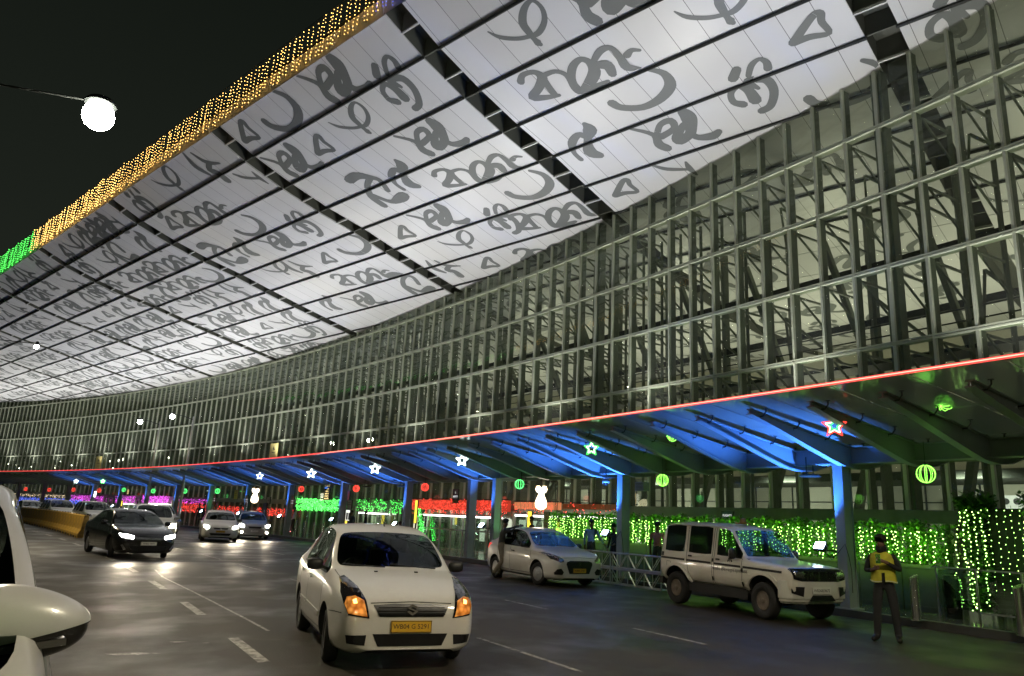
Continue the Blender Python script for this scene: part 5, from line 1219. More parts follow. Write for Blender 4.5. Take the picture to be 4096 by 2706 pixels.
    # emblem: small arrow bird, lettering below the stripe
p, n = c.proj(1.62, 1.08, 'R'); 
mb = MB()
for a, b_ in (((0, .075), (-.07, -.045)), ((0, .075), (.07, -.045)), ((0, .05), (0, -.05)), ((-.03, -.01), (-.055, -.055)), ((.03, -.01), (.055, -.055)), ((-.02, .01), (.02, .01))):
    mb.bar((p.x+a[0], p.y-.006, p.z+a[1]), (p.x+b_[0], p.y-.006, p.z+b_[1]), .016, .006, up=(0, 1, 0))
mb.build('door_emblem', 'plate_ink', c.o)
p, n = c.proj(1.62, .86, 'R')
text_mesh('भारतीय विमानपत्तन प्राधिकरण', .088, 'plate_ink', 'door_lettering', c.o, Matrix.Translation((p.x, p.y-.012, .865))@Matrix(((1, 0, 0, 0), (0, 0, -1, 0), (0, 1, 0, 0), (0, 0, 0, 1))), ext=.001)
c.mirror(1.42, 1.18, 'black_plastic', h=.22, w_=.17)
c.wiper([((1.25, .55), (1.34, .05)), ((1.25, -.05), (1.34, -.5))])
mb = MB(); mb.lathe([(.08, 0), (.08, .03), (.06, .10), (.03, .12)], 14, Matrix.Translation((.30-.2, -.15, 1.835))); mb.box((.1, -.15, 1.84), (.12, .34, .03)); mb.build('roof_beacon', 'sign_amber_off', c.o)
mb = MB(); mb.lathe([(.36, -.09), (.36, .09), (.2, .10)], 24, Matrix.Translation((-2.07, .1, .98))@Matrix.Rotation(math.pi/2, 4, 'Y')); mb.build('spare_wheel', 'rubber', c.o)
mb = MB(); mb.box((-1.97, 0, .48), (.12, 1.6, .16)); mb.build('rear_bumper', 'black_plastic', c.o)
mb = MB(); mb.bar((1.26, 0, .34), (-1.3, 0, .34), .5, .16); mb.bar((1.295, -.7, .355), (1.295, .7, .355), .07, .07); mb.bar((-1.385, -.7, .355), (-1.385, .7, .355), .09, .09); mb.build('chassis', 'underbody', c.o)
# ---------- the white compact saloon whose driver leans on it
swi = dict(L=3.995, W=1.735, R=.30, wheels=(.83, 3.28), roof=1.515, mid=2.0, arch=.055, tw=.09, rimr=.62, spokes=8,
  stations=[0, .02, .06, .13, .24, .40, .60, .83, 1.0, 1.08, 1.16, 1.30, 1.46, 1.62, 1.76, 1.9, 2.15, 2.30, 2.36, 2.6, 2.85, 3.0, 3.06, 3.14, 3.30, 3.44, 3.55, 3.75, 3.9, 3.97, 3.995],
  w=[(0, .74), (.02, .80), (.06, .865), (.13, .915), (.24, .955), (.40, .985), (.8, 1.0), (3.2, 1.0), (3.6, .98), (3.85, .93), (3.97, .85), (4, .78)],
  zb=[(0, .25), (.06, .20), (.2, .18), (.5, .17), (3.6, .19), (3.97, .24), (4, .3)],
  zt=[(0, .64), (.02, .73), (.06, .79), (.13, .84), (.24, .875), (.40, .91), (.60, .94), (.83, .97), (1.0, .99), (1.08, 1.0), (1.16, 1.03), (1.30, 1.12), (1.46, 1.225), (1.62, 1.33), (1.76, 1.405), (1.9, 1.455), (2.15, 1.50), (2.4, 1.515), (2.6, 1.505), (2.85, 1.46), (3.0, 1.42), (3.14, 1.35), (3.3, 1.24), (3.44, 1.15), (3.55, 1.10), (3.75, 1.09), (3.9, 1.06), (3.97, .95), (4.0, .8)],
  belt=[(0, .60), (.06, .72), (.13, .77), (.24, .81), (.40, .845), (.83, .90), (1.2, .935), (1.7, .95), (2.4, .97), (3.0, 1.0), (3.5, 1.01), (3.9, .97), (4, .75)],
  wr=[(0, .5), (1.1, .76), (1.8, .60), (2.5, .60), (3.1, .58), (3.6, .66), (4.2, .6)],
  side=[(1.25, 2.30), (2.36, 3.0)], side_black=[(2.30, 2.36)], wind=(1.12, 1.80), rear=(3.10, 3.50), cabin=(1.2, 3.3), pil=.055, steer=R(12))
sh = Vector((.48, -.877)).normalized(); axf = Vector((1.72, 21.5, 0)); ctr = axf-Vector((sh.x, sh.y, 0))*(1.9975-.83)
c = Car('compact_saloon', ctr, sh, 'white compact saloon with a hexagonal black grille, a man leaning on its roof', 'car', swi, 'paint_white', sub=2)
swift = c
c.decal('grille', [(-.40, .66), (-.42, .60), (-.32, .36), (.32, .36), (.42, .60), (.40, .66), (.30, .69), (-.30, .69)], 'f', 'grille_black', off=.008)
both(c, 'headlight', [(.50, .66), (.60, .64), (.80, .72), (.84, .86), (.80, .875), (.62, .79), (.50, .72)], 'f', 'lens_chrome', off=.008)
both(c, 'fog_recess', [(.50, .40), (.54, .33), (.74, .33), (.76, .38), (.70, .47), (.58, .49)], 'f', 'grille_black', off=.007)
s_emblem(c, 0, .61, .052, dx=.014)
c.plate(0, .44, .42, .115, 'WB05 2781', 'plate_yellow', size=.07, dx=.004)
c.seam('bonnet_line', [[(-.60, .755), (0, .775), (.60, .755)]], 'f', .01)
for ax in ('l', 'R'):
    c.seam('door_line', [[(1.18, .90), (1.15, .60), (1.20, .30), (2.30, .30), (2.34, .62), (2.33, .97)], [(2.38, .30), (3.0, .33), (3.06, .6), (3.12, .98)]], ax, .012)
    c.seam('door_handle', [[(2.08, .83), (2.24, .835)], [(2.9, .86), (3.0, .865)]], ax, .04, 'black_plastic', off=.02)
    c.seam('window_trim', [[(1.3, .955), (3.0, .995)]], ax, .02, 'black_plastic', off=.004)
    c.seam('side_sill', [[(1.2, .23), (2.9, .23)]], ax, .04, 'black_plastic', off=.003)
both(c, 'tail_light', [(.55, .85), (.80, .83), (.82, .98), (.60, 1.0)], 'r', 'tail_red')
c.mirror(1.42, 1.0, 'black_plastic'); c.wiper([((1.12, .55), (1.2, 0)), ((1.12, -.1), (1.2, -.6))])
# ---------- oncoming traffic
def headlamps(c, polyL, m='headlight_on', e=60, drl=None, z=None):
    both(c, 'headlight', polyL, 'f', m, off=.02, step=.05)
    cy = sum(p[0] for p in polyL)/len(polyL); cz_ = sum(p[1] for p in polyL)/len(polyL)
    for sy in (1, -1):
        p, n = c.proj(sy*cy, cz_, 'f'); P = c.o.matrix_basis@(p+Vector((.08, 0, 0)))
        hx = Vector((math.cos(c.o.rotation_euler.z), math.sin(c.o.rotation_euler.z), -.10))
        light('headlight_beam', 'SPOT', P, e, (1, .84, .58), hx, .08, spot=R(75), blend=.8, parent=c.o)
blk = dict(sal); blk.update(L=4.64, W=1.775, R=.31, wheels=(.95, 3.65), roof=1.475, mid=2.2, spokes=5, steer=R(-14),
  stations=[x*4.64/4.16 for x in sal['stations']])
for k in ('w', 'zb', 'zt', 'belt', 'wr'): blk[k] = [(a*4.64/4.16, b_ if k in ('w',) else b_) for a, b_ in sal[k]]
blk['zt'] = [(a, b_*.965 if b_ > 1.1 else b_*.98) for a, b_ in blk['zt']]
blk['side'] = [(a*4.64/4.16, b_*4.64/4.16) for a, b_ in sal['side']]; blk['side_black'] = [(2.30*4.64/4.16, 2.36*4.64/4.16)]
blk['wind'] = (1.06*4.64/4.16, 1.72*4.64/4.16); blk['rear'] = (3.10*4.64/4.16, 3.48*4.64/4.16); blk['cabin'] = (1.25, 3.6)
def place(axle, h, sp): h = Vector(h).normalized(); return Vector((axle[0], axle[1], 0))-Vector((h.x, h.y, 0))*(sp['L']/2-sp['wheels'][0]), h
ctr, h = place((-11.35, 24.1), (.66, -.75), blk)
c = Car('saloon_car', ctr, h, 'black saloon turning toward the camera with both white headlights on', 'car', blk, 'paint_black', sub=2)
headlamps(c, [(.46, .60), (.74, .64), (.80, .74), (.62, .72), (.44, .67)], 'headlight_white', 130)
c.decal('grille', [(-.42, .62), (-.34, .54), (.34, .54), (.42, .62), (.3, .67), (-.3, .67)], 'f', 'grille_black', off=.006)
c.seam('grille_bars', [[(-.40, .63), (.40, .63)], [(-.38, .60), (.38, .60)], [(-.36, .57), (.36, .57)]], 'f', .012, 'chrome', off=.014)
c.decal('lower_intake', [(-.55, .40), (-.45, .26), (.45, .26), (.55, .40)], 'f', 'grille_black', off=.006)
both(c, 'fog_trim', [(.62, .30), (.68, .28), (.76, .42), (.72, .44)], 'f', 'chrome')
c.plate(0, .47, .46, .11, 'WB02 4471', 'plate_white', size=.07)
for ax in ('l', 'R'):
    c.seam('chrome_waist', [[(1.3, .95), (3.55, 1.0)]], ax, .018, 'chrome', off=.006); c.seam('door_line', [[(1.26, .90), (1.25, .3), (2.56, .3), (2.58, .95)], [(2.66, .3), (3.3, .34), (3.5, .95)]], ax, .01)
c.mirror(1.5, 1.0, 'paint_black')
mpv = dict(L=4.2, W=1.73, R=.30, wheels=(.82, 3.4), roof=1.66, mid=2.4, arch=.06, tw=.09, spokes=6,
  stations=[0, .03, .10, .22, .45, .75, .95, 1.05, 1.2, 1.4, 1.6, 1.75, 2.1, 2.25, 2.32, 2.8, 3.1, 3.17, 3.6, 3.9, 4.05, 4.15, 4.2],
  w=[(0, .76), (.03, .83), (.10, .90), (.22, .95), (.5, .99), (1, 1), (3.6, 1), (4.05, .95), (4.2, .86)],
  zb=[(0, .25), (.1, .20), (.4, .18), (3.7, .2), (4.2, .3)],
  zt=[(0, .70), (.03, .80), (.10, .88), (.22, .95), (.45, 1.0), (.75, 1.04), (.95, 1.07), (1.05, 1.12), (1.2, 1.24), (1.4, 1.40), (1.6, 1.54), (1.75, 1.60), (2.1, 1.65), (2.6, 1.66), (3.6, 1.64), (3.9, 1.58), (4.05, 1.42), (4.15, 1.15), (4.2, .8)],
  belt=[(0, .66), (.1, .82), (.22, .88), (.5, .93), (1.05, .98), (2, 1.0), (4.05, 1.04), (4.2, .75)],
  wr=[(0, .5), (1.05, .76), (1.75, .62), (3.7, .60), (4.2, .6)], side=[(1.2, 2.25), (2.32, 3.1), (3.17, 3.85)], wind=(1.0, 1.68), rear=(3.93, 4.13), cabin=(1.2, 3.8), pil=.055)
ctr, h = place((-14.4, 31.55), (.50, -.866), mpv)
c = Car('minivan', ctr, h, 'white minivan half hidden behind the black saloon, its left headlight glowing', 'van', mpv, 'paint_white', sub=1)
headlamps(c, [(.52, .74), (.74, .76), (.78, .90), (.55, .88)], 'headlight_on', 60)
c.decal('grille', [(-.4, .78), (-.34, .66), (.34, .66), (.4, .78)], 'f', 'grille_black'); c.mirror(1.3, 1.08, 'paint_white')
both(c, 'lamp_glow', [(.70, .45), (.74, .44), (.76, .50), (.72, .51)], 'f', 'signal_amber')
ctr, h = place((-14.0, 37.9), (.40, -.916), swi)
sw2 = dict(swi); sw2['steer'] = 0
c = Car('saloon_car', ctr, h, 'silver white saloon with round headlights on, left of the grey hatchback', 'car', sw2, 'paint_white', sub=1)
headlamps(c, [(.54, .66), (.62, .63), (.74, .68), (.78, .78), (.66, .78), (.56, .74)], 'headlight_white', 110)
c.decal('grille', [(-.36, .68), (-.30, .60), (.30, .60), (.36, .68)], 'f', 'grille_black', off=.008); c.decal('lower_intake', [(-.5, .42), (-.42, .31), (.42, .31), (.5, .42)], 'f', 'grille_black', off=.006)
c.plate(0, .50, .42, .10, 'WB06 8120', 'plate_yellow', size=.06); c.mirror(1.4, 1.0, 'black_plastic'); s_emblem(c, 0, .64, .04)
for ax in ('l', 'R'): c.seam('door_line', [[(1.18, .90), (1.2, .3), (2.30, .3), (2.33, .97)]], ax, .012)
ctr, h = place((-14.0, 42.9), (.42, -.907), swi)
c = Car('hatchback_car', ctr, h, 'grey hatchback with two pairs of dazzling lights on, right of the silver saloon', 'car', sw2, 'paint_silver', sub=1)
headlamps(c, [(.56, .68), (.64, .64), (.76, .68), (.80, .80), (.68, .82), (.58, .76)], 'headlight_white', 150)
both(c, 'fog_lamp', [(.60, .36), (.70, .34), (.72, .42), (.62, .44)], 'f', 'headlight_on', off=.015); c.decal('grille', [(-.36, .70), (-.30, .60), (.30, .60), (.36, .70)], 'f', 'grille_black', off=.008)
c.plate(0, .46, .42, .10, 'WB20 3315', 'plate_white', size=.06); c.mirror(1.4, 1.0, 'paint_grey')
# queue behind the barrier
far = [((-24.6, 46.4), 'minivan', mpv, 'paint_white', 'white estate car without lights between the black saloon and the barrier', None),
       ((-30.2, 52.3), 'utility_vehicle', mpv, 'paint_silver', 'silver people carrier with one dazzling headlight behind the yellow barrier', 'headlight_white'),
       ((-35.6, 57.9), 'saloon_car', sw2, 'paint_silver', 'silver saloon with two warm headlights at the left end of the yellow barrier', 'headlight_on'),
       ((-23.5, 52.5), 'saloon_car', sw2, 'paint_grey', 'dark saloon standing under the far canopy behind the people carrier', None),
       ((-19.5, 43.8), 'minivan', mpv, 'paint_silver', 'grey minivan roof just visible over the white minivan', None)]
for P, nm, sp_, pm_, lb, hl in far:
    thh = th_of(P); h = -tdir(thh); ctr, h = place(P, (h.x, h.y), sp_)
    c = Car(nm, ctr, h, lb, 'car', sp_, pm_, sub=1)
    pl = [(.52, .74), (.74, .76), (.78, .90), (.55, .88)] if sp_ is mpv else [(.56, .68), (.64, .64), (.76, .68), (.80, .80), (.68, .82), (.58, .76)]
    if hl: headlamps(c, pl, hl, 110)
    else: both(c, 'headlight', pl, 'f', 'lens_chrome', off=.01)
    c.decal('grille', [(-.36, .72), (-.30, .60), (.30, .60), (.36, .72)], 'f', 'grille_black', off=.008)
# ---------- the grey-white van right beside the camera, cut by the left edge
nv = dict(mpv); nv['roof'] = 1.74; nv['W'] = 1.78; nv['zt'] = [(a, b_*1.05 if b_ > 1.1 else b_) for a, b_ in mpv['zt']]; nv['L'] = 4.2
nv['side'] = [(1.2, 2.25), (2.32, 3.1), (3.17, 3.85)]
h = Vector((.53, -.85)).normalized(); left = Vector((-h.y, h.x))   # local +y
# its left flank passes through (-1.95, 2.4)
Pm = Vector((-1.27, 2.45)); cen = Pm-left*(.89)-h*(.86)
c = Car('van', Vector((cen.x, cen.y, 0)), (h.x, h.y), 'white van beside the camera with its big door mirror, cut off by the left edge', 'van', nv, 'paint_silver', sub=2, glassm='car_glass')
near = c
for ax in ('l',):
    c.seam('door_line', [[(1.18, .95), (1.2, .3), (2.27, .3), (2.30, 1.0)], [(2.34, 1.0), (2.34, .3), (3.0, .3), (3.13, 1.0)]], ax, .01)
    c.seam('window_trim', [[(1.2, 1.005), (3.85, 1.05)]], ax, .025, 'black_plastic', off=.006)
    c.seam('door_handle', [[(2.02, .90), (2.20, .905)]], ax, .035, 'chrome', off=.03)
Mi = c.o.matrix_basis.inverted(); cm_ = Mi@Vector((-1.42, 2.36, 1.285))
mb = MB(); SX, SY, SZ = .10, .185, .118
n_ = 72; prof_ = []
for i in range(41):
    a = -math.pi/2+math.pi*i/40; prof_.append((max(.001, math.cos(a)**.8 if math.cos(a) > 0 else .001), math.sin(a)))
mb.lathe(prof_, n_, Matrix.Translation(cm_)@Matrix.Diagonal((SX, SY, SZ, 1))@Matrix.Rotation(math.pi/2, 4, 'X'))
for v in mb.v:
    q = v-cm_; f = (q.y+SY)/(2*SY)
    q.z *= (1.12-.42*f) if q.z > 0 else (1.05-.25*f); q.z += .02*(1-f)-.012; q.x -= .06*f
    v.x, v.y, v.z = cm_+q
mo = mb.build('door_mirror', ['paint_silver', 'black_gloss'], c.o, smooth=True)
bm = bmesh.new(); bm.from_mesh(mo.data); pn = Vector((0, -.22, 1)).normalized(); pc = cm_+Vector((0, 0, -.040))
for dz_ in (0, -.010): bmesh.ops.bisect_plane(bm, geom=bm.verts[:]+bm.edges[:]+bm.faces[:], plane_co=pc+Vector((0, 0, dz_)), plane_no=pn)
for v in bm.verts:
    if (v.co-pc).dot(pn) < -.004: q = v.co-cm_; v.co = cm_+Vector((q.x*.95, q.y*.97, q.z))
for f in bm.faces: f.material_index = 1 if (f.calc_center_median()-pc).dot(pn) < 0 else 0; f.smooth = True
bm.to_mesh(mo.data); bm.free()
mb = MB(); mb.bar(cm_+Vector((-.02, -SY*.8, -.045)), cm_+Vector((-.04, -SY-.14, -.12)), .09, .05); mb.build('mirror_arm', 'black_plastic', mo)
mb = MB(); mb.bar(cm_+Vector((.066, -.06, -.066)), cm_+Vector((.03, .12, -.05)), .012, .02); mb.build('mirror_indicator', 'lens_chrome', mo)

# ================================================================== ENTRANCES, LIGHT BANDS, SIGNS
mat('band_red', (0.45, 0.03, 0.02), 0.5); mat('band_orange', (0.5, 0.16, 0.05), 0.5); mat('foil_white', (0.6, 0.6, 0.58), 0.4)
emis('light_box', (0.95, 0.95, 0.85), 1.1); emis('entrance_glow', (1.0, 0.93, 0.80), 1.6); emis('yellow_box', (1.0, .72, .06), 1.6); emis('strip_white', (1, .95, .9), 5.0)
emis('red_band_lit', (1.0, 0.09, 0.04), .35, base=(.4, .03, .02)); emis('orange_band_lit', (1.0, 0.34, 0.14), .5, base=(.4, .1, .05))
def band(th0, th1, z0, z1, colr, label, dens=60, off=.35, backing=None, wires=True, grp='fairy light bands over the entrances', cat='string lights'):
    o = empty('light_band', pol((th0+th1)/2, off, z0), 0, label, cat, grp)
    mb = MB(); L_ = abs(th1-th0)*4.3; n_ = int(L_*(z1-z0)*dens*2)
    rg2 = random.Random(int(th0*100))
    for _ in range(min(n_, 2600)):
        th = rg2.uniform(th0, th1); z = rg2.uniform(z0, z1)+.05*math.sin(th*40); mb.ico(pol(th, off+.06+rg2.uniform(0, .12), z), rg2.choice((.009, .012, .017))*(1 if th0 < 38 else 1.15))
    tag(mb.build('bulbs', colr, o, world=True), kind='stuff')
    mb = MB(); k = int(L_*3)+2
    for q in range(k):
        th = th0+(th1-th0)*q/k; mb.bar(pol(th, off+.08, z0), pol(th, off+.08, z1+.05), .006, .006)
    arcbar(mb, min(th0, th1), max(th0, th1), off+.05, off+.03, z1+.02, z1+.06, .25); mb.build('net', 'wire', o, world=True)
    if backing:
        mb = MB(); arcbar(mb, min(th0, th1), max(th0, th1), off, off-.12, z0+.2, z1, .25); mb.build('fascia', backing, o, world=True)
    return o
band(35.2, 37.27, 1.86, 2.56, 'led_red', 'long band of red fairy lights over the main entrance, left of the column pair', 60, backing='red_band_lit')
band(34.35, 35.1, 2.0, 2.50, 'led_red', 'orange and red light band between the close pair of columns and the bell light', 26, backing='orange_band_lit')
band(33.45, 34.3, 2.05, 2.45, 'led_red', 'thin red light band behind the white bell light', 14, backing='band_orange')
band(37.45, 37.8, 1.75, 2.5, 'led_green', 'short piece of green fairy lights at the end of the long red band', 45)
band(37.9, 38.75, 1.8, 2.52, 'led_green', 'green fairy lights around the white entrance frame right of the pink board', 40)
band(39.3, 40.75, 1.72, 2.5, 'led_green', 'dense band of green fairy lights below the black notice board', 110)
band(40.85, 42.3, 1.2, 1.75, 'led_red', 'red fairy lights behind the grey hatchback', 50)
band(42.7, 44.0, 1.25, 1.75, 'led_red', 'red fairy lights behind the silver white saloon', 40)
band(44.4, 46.0, 1.1, 1.9, 'led_red', 'red fairy lights left of the green lit column', 40)
band(44.5, 46.1, 1.85, 2.25, 'led_magenta', 'magenta fairy lights above red ones', 30)
band(46.4, 47.8, 1.75, 2.40, 'led_magenta', 'dense square of magenta fairy lights over a far doorway', 90)
band(48.2, 49.3, 1.6, 2.3, 'led_magenta', 'magenta fairy lights, third patch from the right', 50)
band(50.0, 51.9, 1.6, 2.2, 'led_magenta', 'magenta fairy lights, farthest patch to the left', 50)
band(51.2, 53.5, 1.2, 1.75, 'led_blue', 'deep blue fairy lights behind the silver people carrier', 60); band(53.8, 55.6, 1.2, 1.7, 'led_blue', 'deep blue fairy lights at the far left behind the barrier', 50)
band(52.0, 55.6, 1.85, 2.15, 'led_warm', 'warm white fairy lights at the far left above the blue ones', 18)
# tall green string column hanging from the red band
o = empty('light_garland', pol(36.98, .6, .14), R(37), 'green fairy light garland hanging down from the left end of the red band', 'string lights')
mb = MB()
rg = random.Random(8)
for _ in range(330): z = rg.uniform(.3, 1.95); mb.ico((rg.uniform(-.1, .1), rg.uniform(-.17, .17)-(1.95-z)*.35, z), rg.choice((.011, .016)))
mb.build('bulbs', 'led_green', o); mb = MB(); leaves(mb, 700, lambda: Vector((rg.uniform(-.1, .1), rg.uniform(-.2, .2)-.25, rg.uniform(.3, 1.9))), .09); mb.build('foliage', ['leaf', 'leaf_light'], o)
# doorways: frames, glass doors, glowing interior
def door(th0, th1, h, label, glow=1.0, lit='entrance_glow'):
    o = empty('entrance_door', pol((th0+th1)/2, .25, .14), 0, label, 'door', 'glass entrance doors of the terminal')
    mb = MB()
    n_ = max(2, int(abs(th1-th0)/.25)); 
    for q in range(n_+1): th = th0+(th1-th0)*q/n_; mb.bar(pol(th, .28, .14), pol(th, .28, h), .07 if q in (0, n_) else .04, .07)
    for z in (h, 1.1): arcbar(mb, min(th0, th1), max(th0, th1), .31, .25, z-.03, z+.03, .25)
    mb.build('frame', 'foil_white', o, world=True)
    mb = MB(); arcbar(mb, min(th0, th1), max(th0, th1), .27, .265, .2, h-.05, .25); mb.build('glass', 'rail_glass', o, world=True)
    mb = MB(); arcbar(mb, min(th0, th1)+.05, max(th0, th1)-.05, -3.0, -3.05, .5, h-.1, .25); mb.build('lit_vestibule', lit, o, world=True)
    mb = MB(); arcbar(mb, min(th0, th1), max(th0, th1), .30, .2, h-.12, h-.05, .25); mb.build('head_light', 'strip_white', o, world=True)
    light('door_light', 'AREA', pol((th0+th1)/2, -.6, h-.3), 30*glow, (1, .93, .8), -rdir(th0)*.6+Vector((0, 0, -1)), 1.2, .4, parent=o)
door(34.35, 35.1, 2.0, 'white framed glass door right of the green column with a lit hall behind', 1.6)
door(33.5, 34.3, 2.05, 'row of pale posts and glass behind the white compact saloon', 1.2)
door(35.35, 37.1, 1.85, 'white framed glass door under the long red light band', .8, 'light_box')
door(37.9, 38.75, 1.8, 'white framed doorway under green fairy lights', 1.2)
door(46.4, 47.7, 1.75, 'far doorway under the magenta lights', 1.5); door(48.3, 49.2, 1.6, 'far doorway left of the magenta square', 1.2)
# signs
emis('sign_black', (1, .8, .35), .0); mat('sign_dark', (0.012, 0.012, 0.014), 0.4); mat('sign_purple', (0.10, 0.015, 0.07), 0.5); mat('sign_beige', (0.30, 0.27, 0.19), 0.6)
emis('sign_text_yellow', (1.0, .75, .3), 2.2); emis('sign_text_white', (.9, .9, .9), .9); mat('sign_pink', (0.75, 0.20, 0.17), 0.6); mat('sign_red', (0.22, 0.04, 0.03), 0.5); mat('sign_yellow', (0.50, 0.38, 0.05), 0.5); mat('text_black', (0.015, 0.015, 0.015), .6); mat('sign_navy', (0.02, 0.03, 0.09), .5)
def sign(th, z, off, w_, h, m, label, lines=(), tm='sign_text_white', ts=.1, hang=True, post=False, cat='sign', name='sign', grp=None, font=None):
    P = pol(th, off, z); 
    o = empty(name, P, math.atan2(P.y, P.x)-math.pi/2, label, cat, grp)      # local -y faces the road
    a = R(th)+math.pi; o.rotation_euler.z = a+math.pi/2; o.matrix_basis = Matrix.Translation(P)@Matrix.Rotation(o.rotation_euler.z, 4, 'Z')
    mb = MB(); mb.box((0, 0, 0), (w_, .05, h)); mb.build('board', m, o)
    mb = MB()
    for xx, zz, ww, hh in ((0, h/2, w_+.03, .02), (0, -h/2, w_+.03, .02), (w_/2, 0, .02, h), (-w_/2, 0, .02, h)): mb.box((xx, 0, zz), (ww, .06, hh))
    if hang:
        for xx in (-w_*.35, w_*.35): mb.bar((xx, 0, h/2), (xx, 0, 3.6-z), .012, .012)
    if post: mb.bar((0, .03, -h/2), (0, .03, .14-z), .05, .05); mb.box((0, .03, .15-z), (.3, .3, .02))
    mb.build('frame', 'dark_steel', o)
    for i, t in enumerate(lines):
        zz = (len(lines)-1)*ts*.65-i*ts*1.3
        text_mesh(t, ts, tm, 'lettering', o, Matrix.Translation((0, -.028, zz))@Matrix(((1, 0, 0, 0), (0, 0, -1, 0), (0, 1, 0, 0), (0, 0, 0, 1))), ext=.001)
    return o
sign(35.2, 2.66, 3.2, .42, .46, 'sign_purple', 'purple hanging sign with white lettering left of the close pair of columns', ('0', 'প্রবেশ'), 'sign_text_white', .13)
sign(35.2, 2.36, 3.2, .40, .12, 'sign_yellow', 'narrow yellow notice hanging under the purple sign', ('ENTRY',), 'text_black', .07, hang=False)
sign(38.40, 2.76, 3.2, .75, .85, 'sign_dark', 'black notice board with glowing yellow lines of text above the green light band', ('DEPARTURE', 'প্রস্থান', 'GATE 3', 'প্রবেশ পথ', 'DOMESTIC', 'অন্তর্দেশীয়'), 'sign_text_yellow', .105)
sign(41.7, 2.58, 3.2, .66, .66, 'sign_yellow', 'olive yellow sign with dark text right of the green lit column', ('ENTRY', 'প্রবেশ', 'GATE', '2'), 'text_black', .12)
sign(37.83, 2.58, 3.1, .60, .56, 'sign_pink', 'blank pink board hanging beside the red lit column', hang=True)
sign(37.50, 2.10, 3.6, .50, .50, 'sign_beige', 'beige notice panel with small dark print, upper one of two', ('NOTICE', 'TAXI STAND', '<-  ->'), 'text_black', .08, hang=False, post=True)
sign(37.52, 1.55, 3.6, .50, .56, 'light_box', 'pale information panel with two dark windows, lower one of two', hang=False)
o = sign(37.53, 1.50, 3.63, .12, .34, 'text_black', 'dark door symbol on the pale information panel, left one', hang=False, name='pictogram', cat='symbol'); o = sign(37.47, 1.50, 3.63, .12, .34, 'text_black', 'dark door symbol on the pale information panel, right one', hang=False, name='pictogram', cat='symbol')
sign(36.70, 1.9, 1.5, .26, 1.15, 'yellow_box', 'tall glowing yellow panel at the left end of the red light band', hang=False, post=True)
sign(38.55, 1.35, 1.5, .40, .70, 'yellow_box', 'glowing yellow panel beside the white panels', hang=False, post=True)
sign(34.55, 1.72, 1.2, .30, .75, 'yellow_box', 'glowing yellow and white poster behind the leaning man', hang=False, post=True)
sign(34.25, 1.65, 1.3, .34, .85, 'sign_beige', 'pale yellow poster with vertical dark print by the doorway', ('W', 'E', 'L', 'C', 'O', 'M', 'E'), 'text_black', .09, hang=False, post=True)
sign(47.9, 1.55, 2.2, .65, .5, 'yellow_box', 'far glowing yellow square panel', hang=False, post=True)
sign(48.35, 2.3, 4.0, .55, .55, 'strip_white', 'far white illuminated square tilted toward the road', hang=True)
sign(47.0, 2.62, 3.2, .55, .55, 'sign_dark', 'far black board with yellow text lines', ('GATE 1', 'প্রবেশ', 'ENTRY'), 'sign_text_yellow', .12)
sign(31.98, 2.05, 1.9, .42, .34, 'sign_navy', 'small blue digital screen above the hedge behind the jeep', ('FLIGHTS', '21:45'), 'sign_text_white', .09, hang=False, post=True)
sign(40.15, 1.55, 3.8, .55, 1.0, 'sign_navy', 'dark blue notice board standing by the post with vertical lettering', ('I',), 'sign_text_white', .16, hang=False, post=True)
sign(40.1, 2.22, 3.7, .50, .42, 'sign_beige', 'grey beige notice above the dark blue board', ('TAXI',), 'text_black', .10, hang=False)
o = sign(40.55, 1.7, 4.3, .16, 1.5, 'sign_dark', 'slim black post sign with vertical white letters', ('K', 'O', 'L', 'K', 'A', 'T', 'A'), 'sign_text_white', .13, hang=False, post=True)
for th, z, lb in ((39.05, 2.15, 'red notice strips on the column by the black board'), (40.75, 2.15, 'red and white notice strips on the column left of the dark blue board'), (42.1, 2.15, 'dark notice strips on the column by the yellow sign')):
    o = sign(th, z, 4.05, .40, .75, 'sign_red', lb, ('NO PARKING', '', 'NO STOPPING'), 'sign_text_white', .055, hang=False)
mat('sign_back', (0.42, 0.38, 0.30), .6)
o = empty('round_road_sign', pol(42.9, 5.2, 0), R(43), 'pale back of a round road sign on a thin post by the green lit column', 'sign')
mb = MB(); mb.lathe([(.27, 0), (.27, .02)], 28, Matrix.Translation((0, 0, 2.42))@Matrix.Rotation(math.pi/2, 4, 'Y')@Matrix.Rotation(.4, 4, 'X')); mb.build('disc', 'sign_back', o)
mb = MB(); mb.bar((.03, 0, 0), (.03, 0, 2.6), .05, .05); mb.build('post', 'aluminium', o)
# yellow banners on the glass front with a dark bird mark
mat('banner_yellow', (0.62, 0.52, 0.20), 0.6)
def banner(th, z0, z1, w_, label):
    P = pol(th, .20, (z0+z1)/2); o = empty('banner', P, R(th)-math.pi/2, label, 'banner', 'yellow banners with a bird mark on the glass front')
    o.matrix_basis = Matrix.Translation(P)@Matrix.Rotation(R(th)-math.pi/2, 4, 'Z')
    mb = MB(); mb.box((0, 0, 0), (w_, .04, z1-z0)); mb.build('cloth', 'banner_yellow', o)
    h = z1-z0; mb = MB()
    def pt(a, b_): return Vector((a*w_, -.025, b_*h))
    for tri in (((-.14, .26), (.06, .33), (-.02, .20)), ((-.02, .27), (.20, .24), (.0, .17)), ((-.10, .34), (-.02, .36), (.02, .22))):
        mb.prism([(a, b_) for a, b_ in tri], lambda a, b_, t: pt(a, b_)+Vector((0, -t, 0)), .006)
    mb.box(pt(0, .08), (w_*.4, .01, .05)); mb.box(pt(0, -.36), (w_*.55, .01, .10)); mb.build('bird_mark', 'text_black', o)
